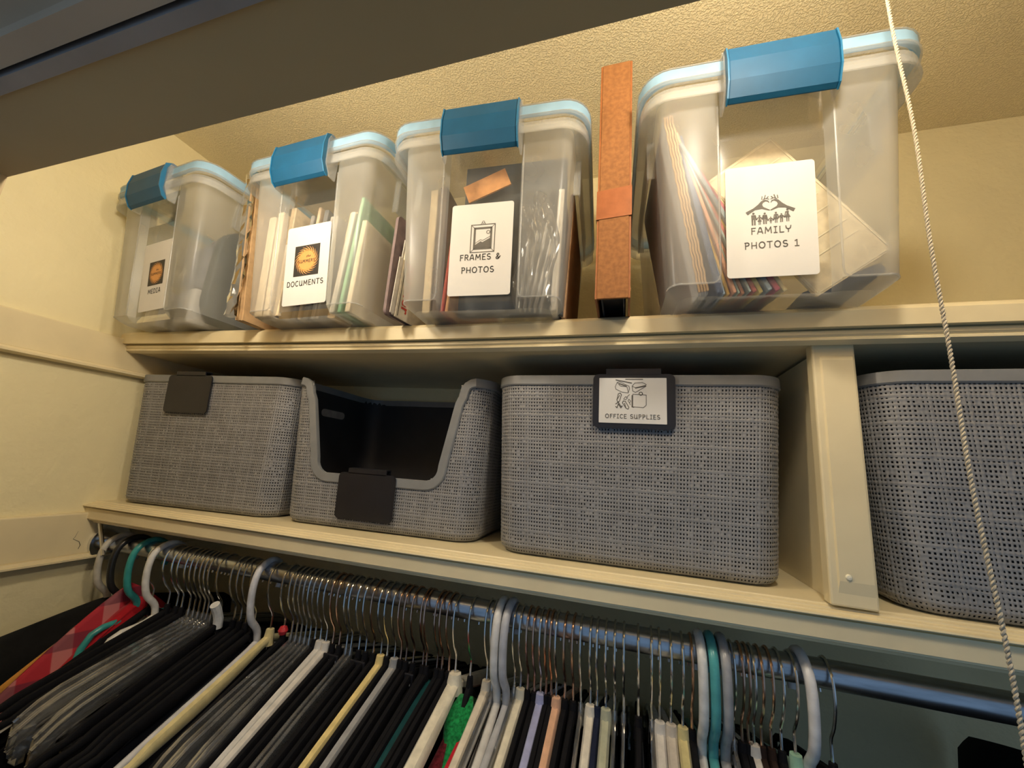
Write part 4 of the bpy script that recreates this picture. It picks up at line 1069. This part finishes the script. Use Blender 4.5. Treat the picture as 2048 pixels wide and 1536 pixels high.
for i, x in enumerate((-.2202, -.2158)):
    hanger('velvet', x, ORD[i] + ' black hanger of the pair carrying the dark teal top', BLK, 'copper', yaw=0, group='hangers of the teal top')
garment('blouse', 'dark teal velvet top left of the ivory hanger', 'blouse', (.008, .055, .06), -.2110, 0, .20, .072, -.002, .013, seed=54, rough=.6, puff=25.)
for i, x in enumerate((-.2025, -.1965, -.1881)):
    hanger('velvet', x, ORD[i] + ' black hanger right of the teal top, before the ivory hanger', BLK, 'copper', yaw=-1, group='black hangers left of the ivory one')
garment('top', 'black top between the teal top and the ivory hanger', 'top', BLK, -.2010, 0, .195, .072, -.020, .006, seed=55)
hanger('velvet', -.1800, 'broad ivory hanger in the middle of the rod', (.80, .74, .58), yaw=0, drop=.064, th=.014)
garment('sweater', 'maroon knit sweater just right of the ivory hanger', 'sweater', (.13, .012, .02), -.1690, 0, .20, .070, -.020, .010, seed=56, knit=True, puff=30.)
garment('sweater', 'bright green knit sweater beside the ivory hanger', 'sweater', (.01, .22, .06), -.1630, 0, .075, .060, -.004, .013, length=.25, seed=57, knit=True, puff=40.)
hanger('velvet', -.1620, 'black hanger carrying the green knit sweater', BLK, 'chrome', yaw=0, Lh=.10, drop=.12)
garment('shirt', 'scarlet shirt between the green sweater and the white hooks', 'shirt', (.55, .015, .03), -.1540, 0, .20, .074, -.018, .008, seed=58, puff=30.)
hanger('velvet', -.1430, 'cream velvet hanger right of the scarlet shirt', (.74, .66, .52), yaw=-1)
hanger('clear', -.1365, 'clear plastic hanger left of the white tubular pair', None, yaw=-1, Lh=.19, drop=.066)
garment('top', 'ivory satin top left of the white tubular pair', 'top', (.60, .56, .48), -.1440, -1, .185, .075, -.036, .004, seed=59, rough=.4)
hanger('tube', -.1300, 'white tubular hanger in the middle pair, left one', (.72, .70, .66), yaw=1)
hanger('tube', -.1195, 'grey tubular hanger in the middle pair, right one', (.48, .49, .52), yaw=-2)
hanger('clear', -.1120, 'clear plastic hanger right of the tubular pair', None, yaw=-1, Lh=.19, drop=.066)
hanger('velvet', -.1050, 'cream velvet hanger right of the tubular pair', (.76, .70, .54), yaw=-1)
garment('top', 'dark brown top under the tubular pair', 'top', (.028, .014, .012), -.1215, 0, .19, .075, -.046, .006, seed=60)
for i, x in enumerate((-.0975, -.0905)):
    hanger('velvet', x, ORD[i] + ' black hanger between the cream and lilac hangers', BLK, 'copper', yaw=-1, group='black hangers left of the lilac one')
garment('top', 'black top between the cream and lilac hangers', 'top', BLK, -.0935, 0, .195, .072, -.012, .006, seed=61)
hanger('velvet', -.0837, 'lilac velvet hanger left of the peach one', (.36, .38, .60), yaw=-1)
for i, x in enumerate((-.0780, -.0728)):
    hanger('velvet', x, ORD[i] + ' black hanger between the lilac and peach hangers', BLK, 'copper', yaw=-1, group='black hangers left of the peach one')
garment('top', 'black top between the lilac and peach hangers', 'top', (.012, .013, .018), -.0765, 0, .195, .072, -.014, .0045, seed=62)
hanger('velvet', -.0675, 'peach velvet hanger right of the lilac one', (.74, .44, .28), yaw=-1)
for i, x in enumerate((-.0585, -.0502)):
    hanger('velvet', x, ORD[i] + ' black hanger right of the peach hanger', BLK, 'copper', yaw=-2, group='black hangers right of the peach one')
    garment('top', ORD[i] + ' black top right of the peach hanger', 'top', (.012, .014, .02), x+.001, -1, .195, .072, -.010, .005, seed=63+i, group='black tops right of the peach hanger')
hanger('clear', -.0426, 'clear plastic hanger right of the peach hanger', None, yaw=-1, Lh=.19, drop=.066)
garment('top', 'black and white printed top under the clear hanger', 'top', (.02, .02, .02), -.0445, 0, .19, .072, -.048, .005, seed=65)
hanger('velvet', -.0330, 'ivory velvet hanger left of the sage hanger', (.76, .71, .60), yaw=-1, drop=.072)
hanger('velvet', -.0265, 'navy velvet hanger left of the sage hanger', (.015, .02, .045), yaw=-1)
garment('top', 'navy top left of the sage hanger', 'top', (.010, .013, .026), -.0275, 0, .195, .072, -.012, .005, seed=66)
hanger('velvet', -.0180, 'sage green velvet hanger', (.46, .47, .34), yaw=-1)
for i, x in enumerate((-.0095, -.0010)):
    hanger('clear', x, ('left' if i == 0 else 'right') + ' clear hanger of the pair right of the sage hanger', None, yaw=-1, Lh=.19, drop=.066)
    garment('top', ('left' if i == 0 else 'right') + ' dark grey top under the clear pair', 'top', (.03, .028, .032), x+.001, -1, .185, .07, -.030, .005, seed=67+i)
hanger('velvet', .0125, 'black velvet hanger between the clear pair and the white one', BLK, yaw=-1)
garment('dress', 'black sequin dress between the clear pair and the white hanger', 'dress', (.02, .022, .028), .0165, -1, .19, .07, -.016, .007, seed=70, rough=.35)
hanger('clear', .0245, 'smoky clear hanger touching the white velvet hanger', None, yaw=-1, Lh=.19, drop=.066)
hanger('velvet', .0318, 'white velvet hanger right of the smoky clear one', (.68, .64, .58), yaw=-1)
hanger('velvet', .0418, 'beige velvet hanger right of the white velvet one', (.58, .52, .44), yaw=-1)
garment('top', 'dark brown top beneath the beige hanger', 'top', (.03, .017, .013), .0400, -1, .185, .07, -.042, .006, seed=71)
hanger('velvet', .0520, 'pale gold satin hanger left of the white tubular hook', (.62, .54, .26), yaw=-1)
hanger('velvet', .0599, 'black velvet hanger carrying the navy top', BLK, 'copper', yaw=-1)
garment('top', 'navy blue top left of the white tubular hook', 'top', (.010, .014, .05), .0590, -1, .195, .072, -.004, .006, seed=72)
hanger('tube', .0675, 'white tubular hanger beside the teal hook', (.70, .69, .66), yaw=-1)
hanger('tube', .0770, 'teal tubular hanger beside the white hook', (.08, .36, .36), yaw=-1)
hanger('tube', .0868, 'grey tubular hanger right of the teal hook', (.34, .34, .35), yaw=-1)
garment('top', 'black top beneath the teal and grey tubular hangers', 'top', BLK, .0805, -1, .185, .07, -.050, .006, seed=73)
hanger('clear', .0945, 'clear plastic hanger right of the grey tubular one', None, yaw=-1, Lh=.19, drop=.066)
for i, x in enumerate((.1012, .1062)):
    hanger('velvet', x, ORD[i] + ' black hanger of the pair left of the brown fuzzy cardigan', BLK, 'copper', yaw=-1, group='black hangers left of the fuzzy garment')
garment('top', 'black top left of the brown fuzzy garment', 'top', BLK, .1030, -1, .195, .072, -.002, .006, seed=74)
hanger('velvet', .1105, 'off white velvet hanger left of the brown fuzzy garment', (.66, .62, .56), yaw=-1)
for i, x in enumerate((.1165, .1240)):
    hanger('velvet', x, ORD[i] + ' dark brown hanger carrying the fuzzy cardigan', (.03, .018, .014), 'copper', yaw=-1, group='hangers of the fuzzy garment')
garment('cardigan', 'dark brown fuzzy cardigan near the right end of the clothes', 'cardigan', (.022, .014, .012), .1195, -1, .195, .072, .002, .009, seed=75, knit=True)
hanger('velvet', .1318, 'black velvet hanger left of the mint hanger', BLK, yaw=-1)
garment('dress', 'charcoal dress left of the mint hanger', 'dress', (.022, .02, .022), .1330, -1, .19, .072, -.014, .006, seed=76)
hanger('velvet', .1420, 'mint green velvet hanger near the right end', (.30, .52, .38), yaw=-1, drop=.080)
hanger('tube', .1505, 'white tubular hanger nearest the right end of the clothes', (.70, .69, .68), yaw=-1)
hanger('velvet', .1690, 'black hanger with bent chrome hook, last on the rod', BLK, 'chrome', yaw=-3)
garment('jacket', 'black jacket on the last hanger with the chrome hook', 'jacket', (.010, .010, .012), .1720, -3, .20, .085, .004, .010, seed=77, knit=True)
garment('coat', 'black coat hanging far right beyond the bare rod', 'coat', (.008, .008, .010), .352, -3, .185, .062, .038, .020, seed=78)
hanger('velvet', .352, 'black hanger carrying the far right coat', BLK, 'chrome', yaw=-3, Lh=.17, drop=.08)
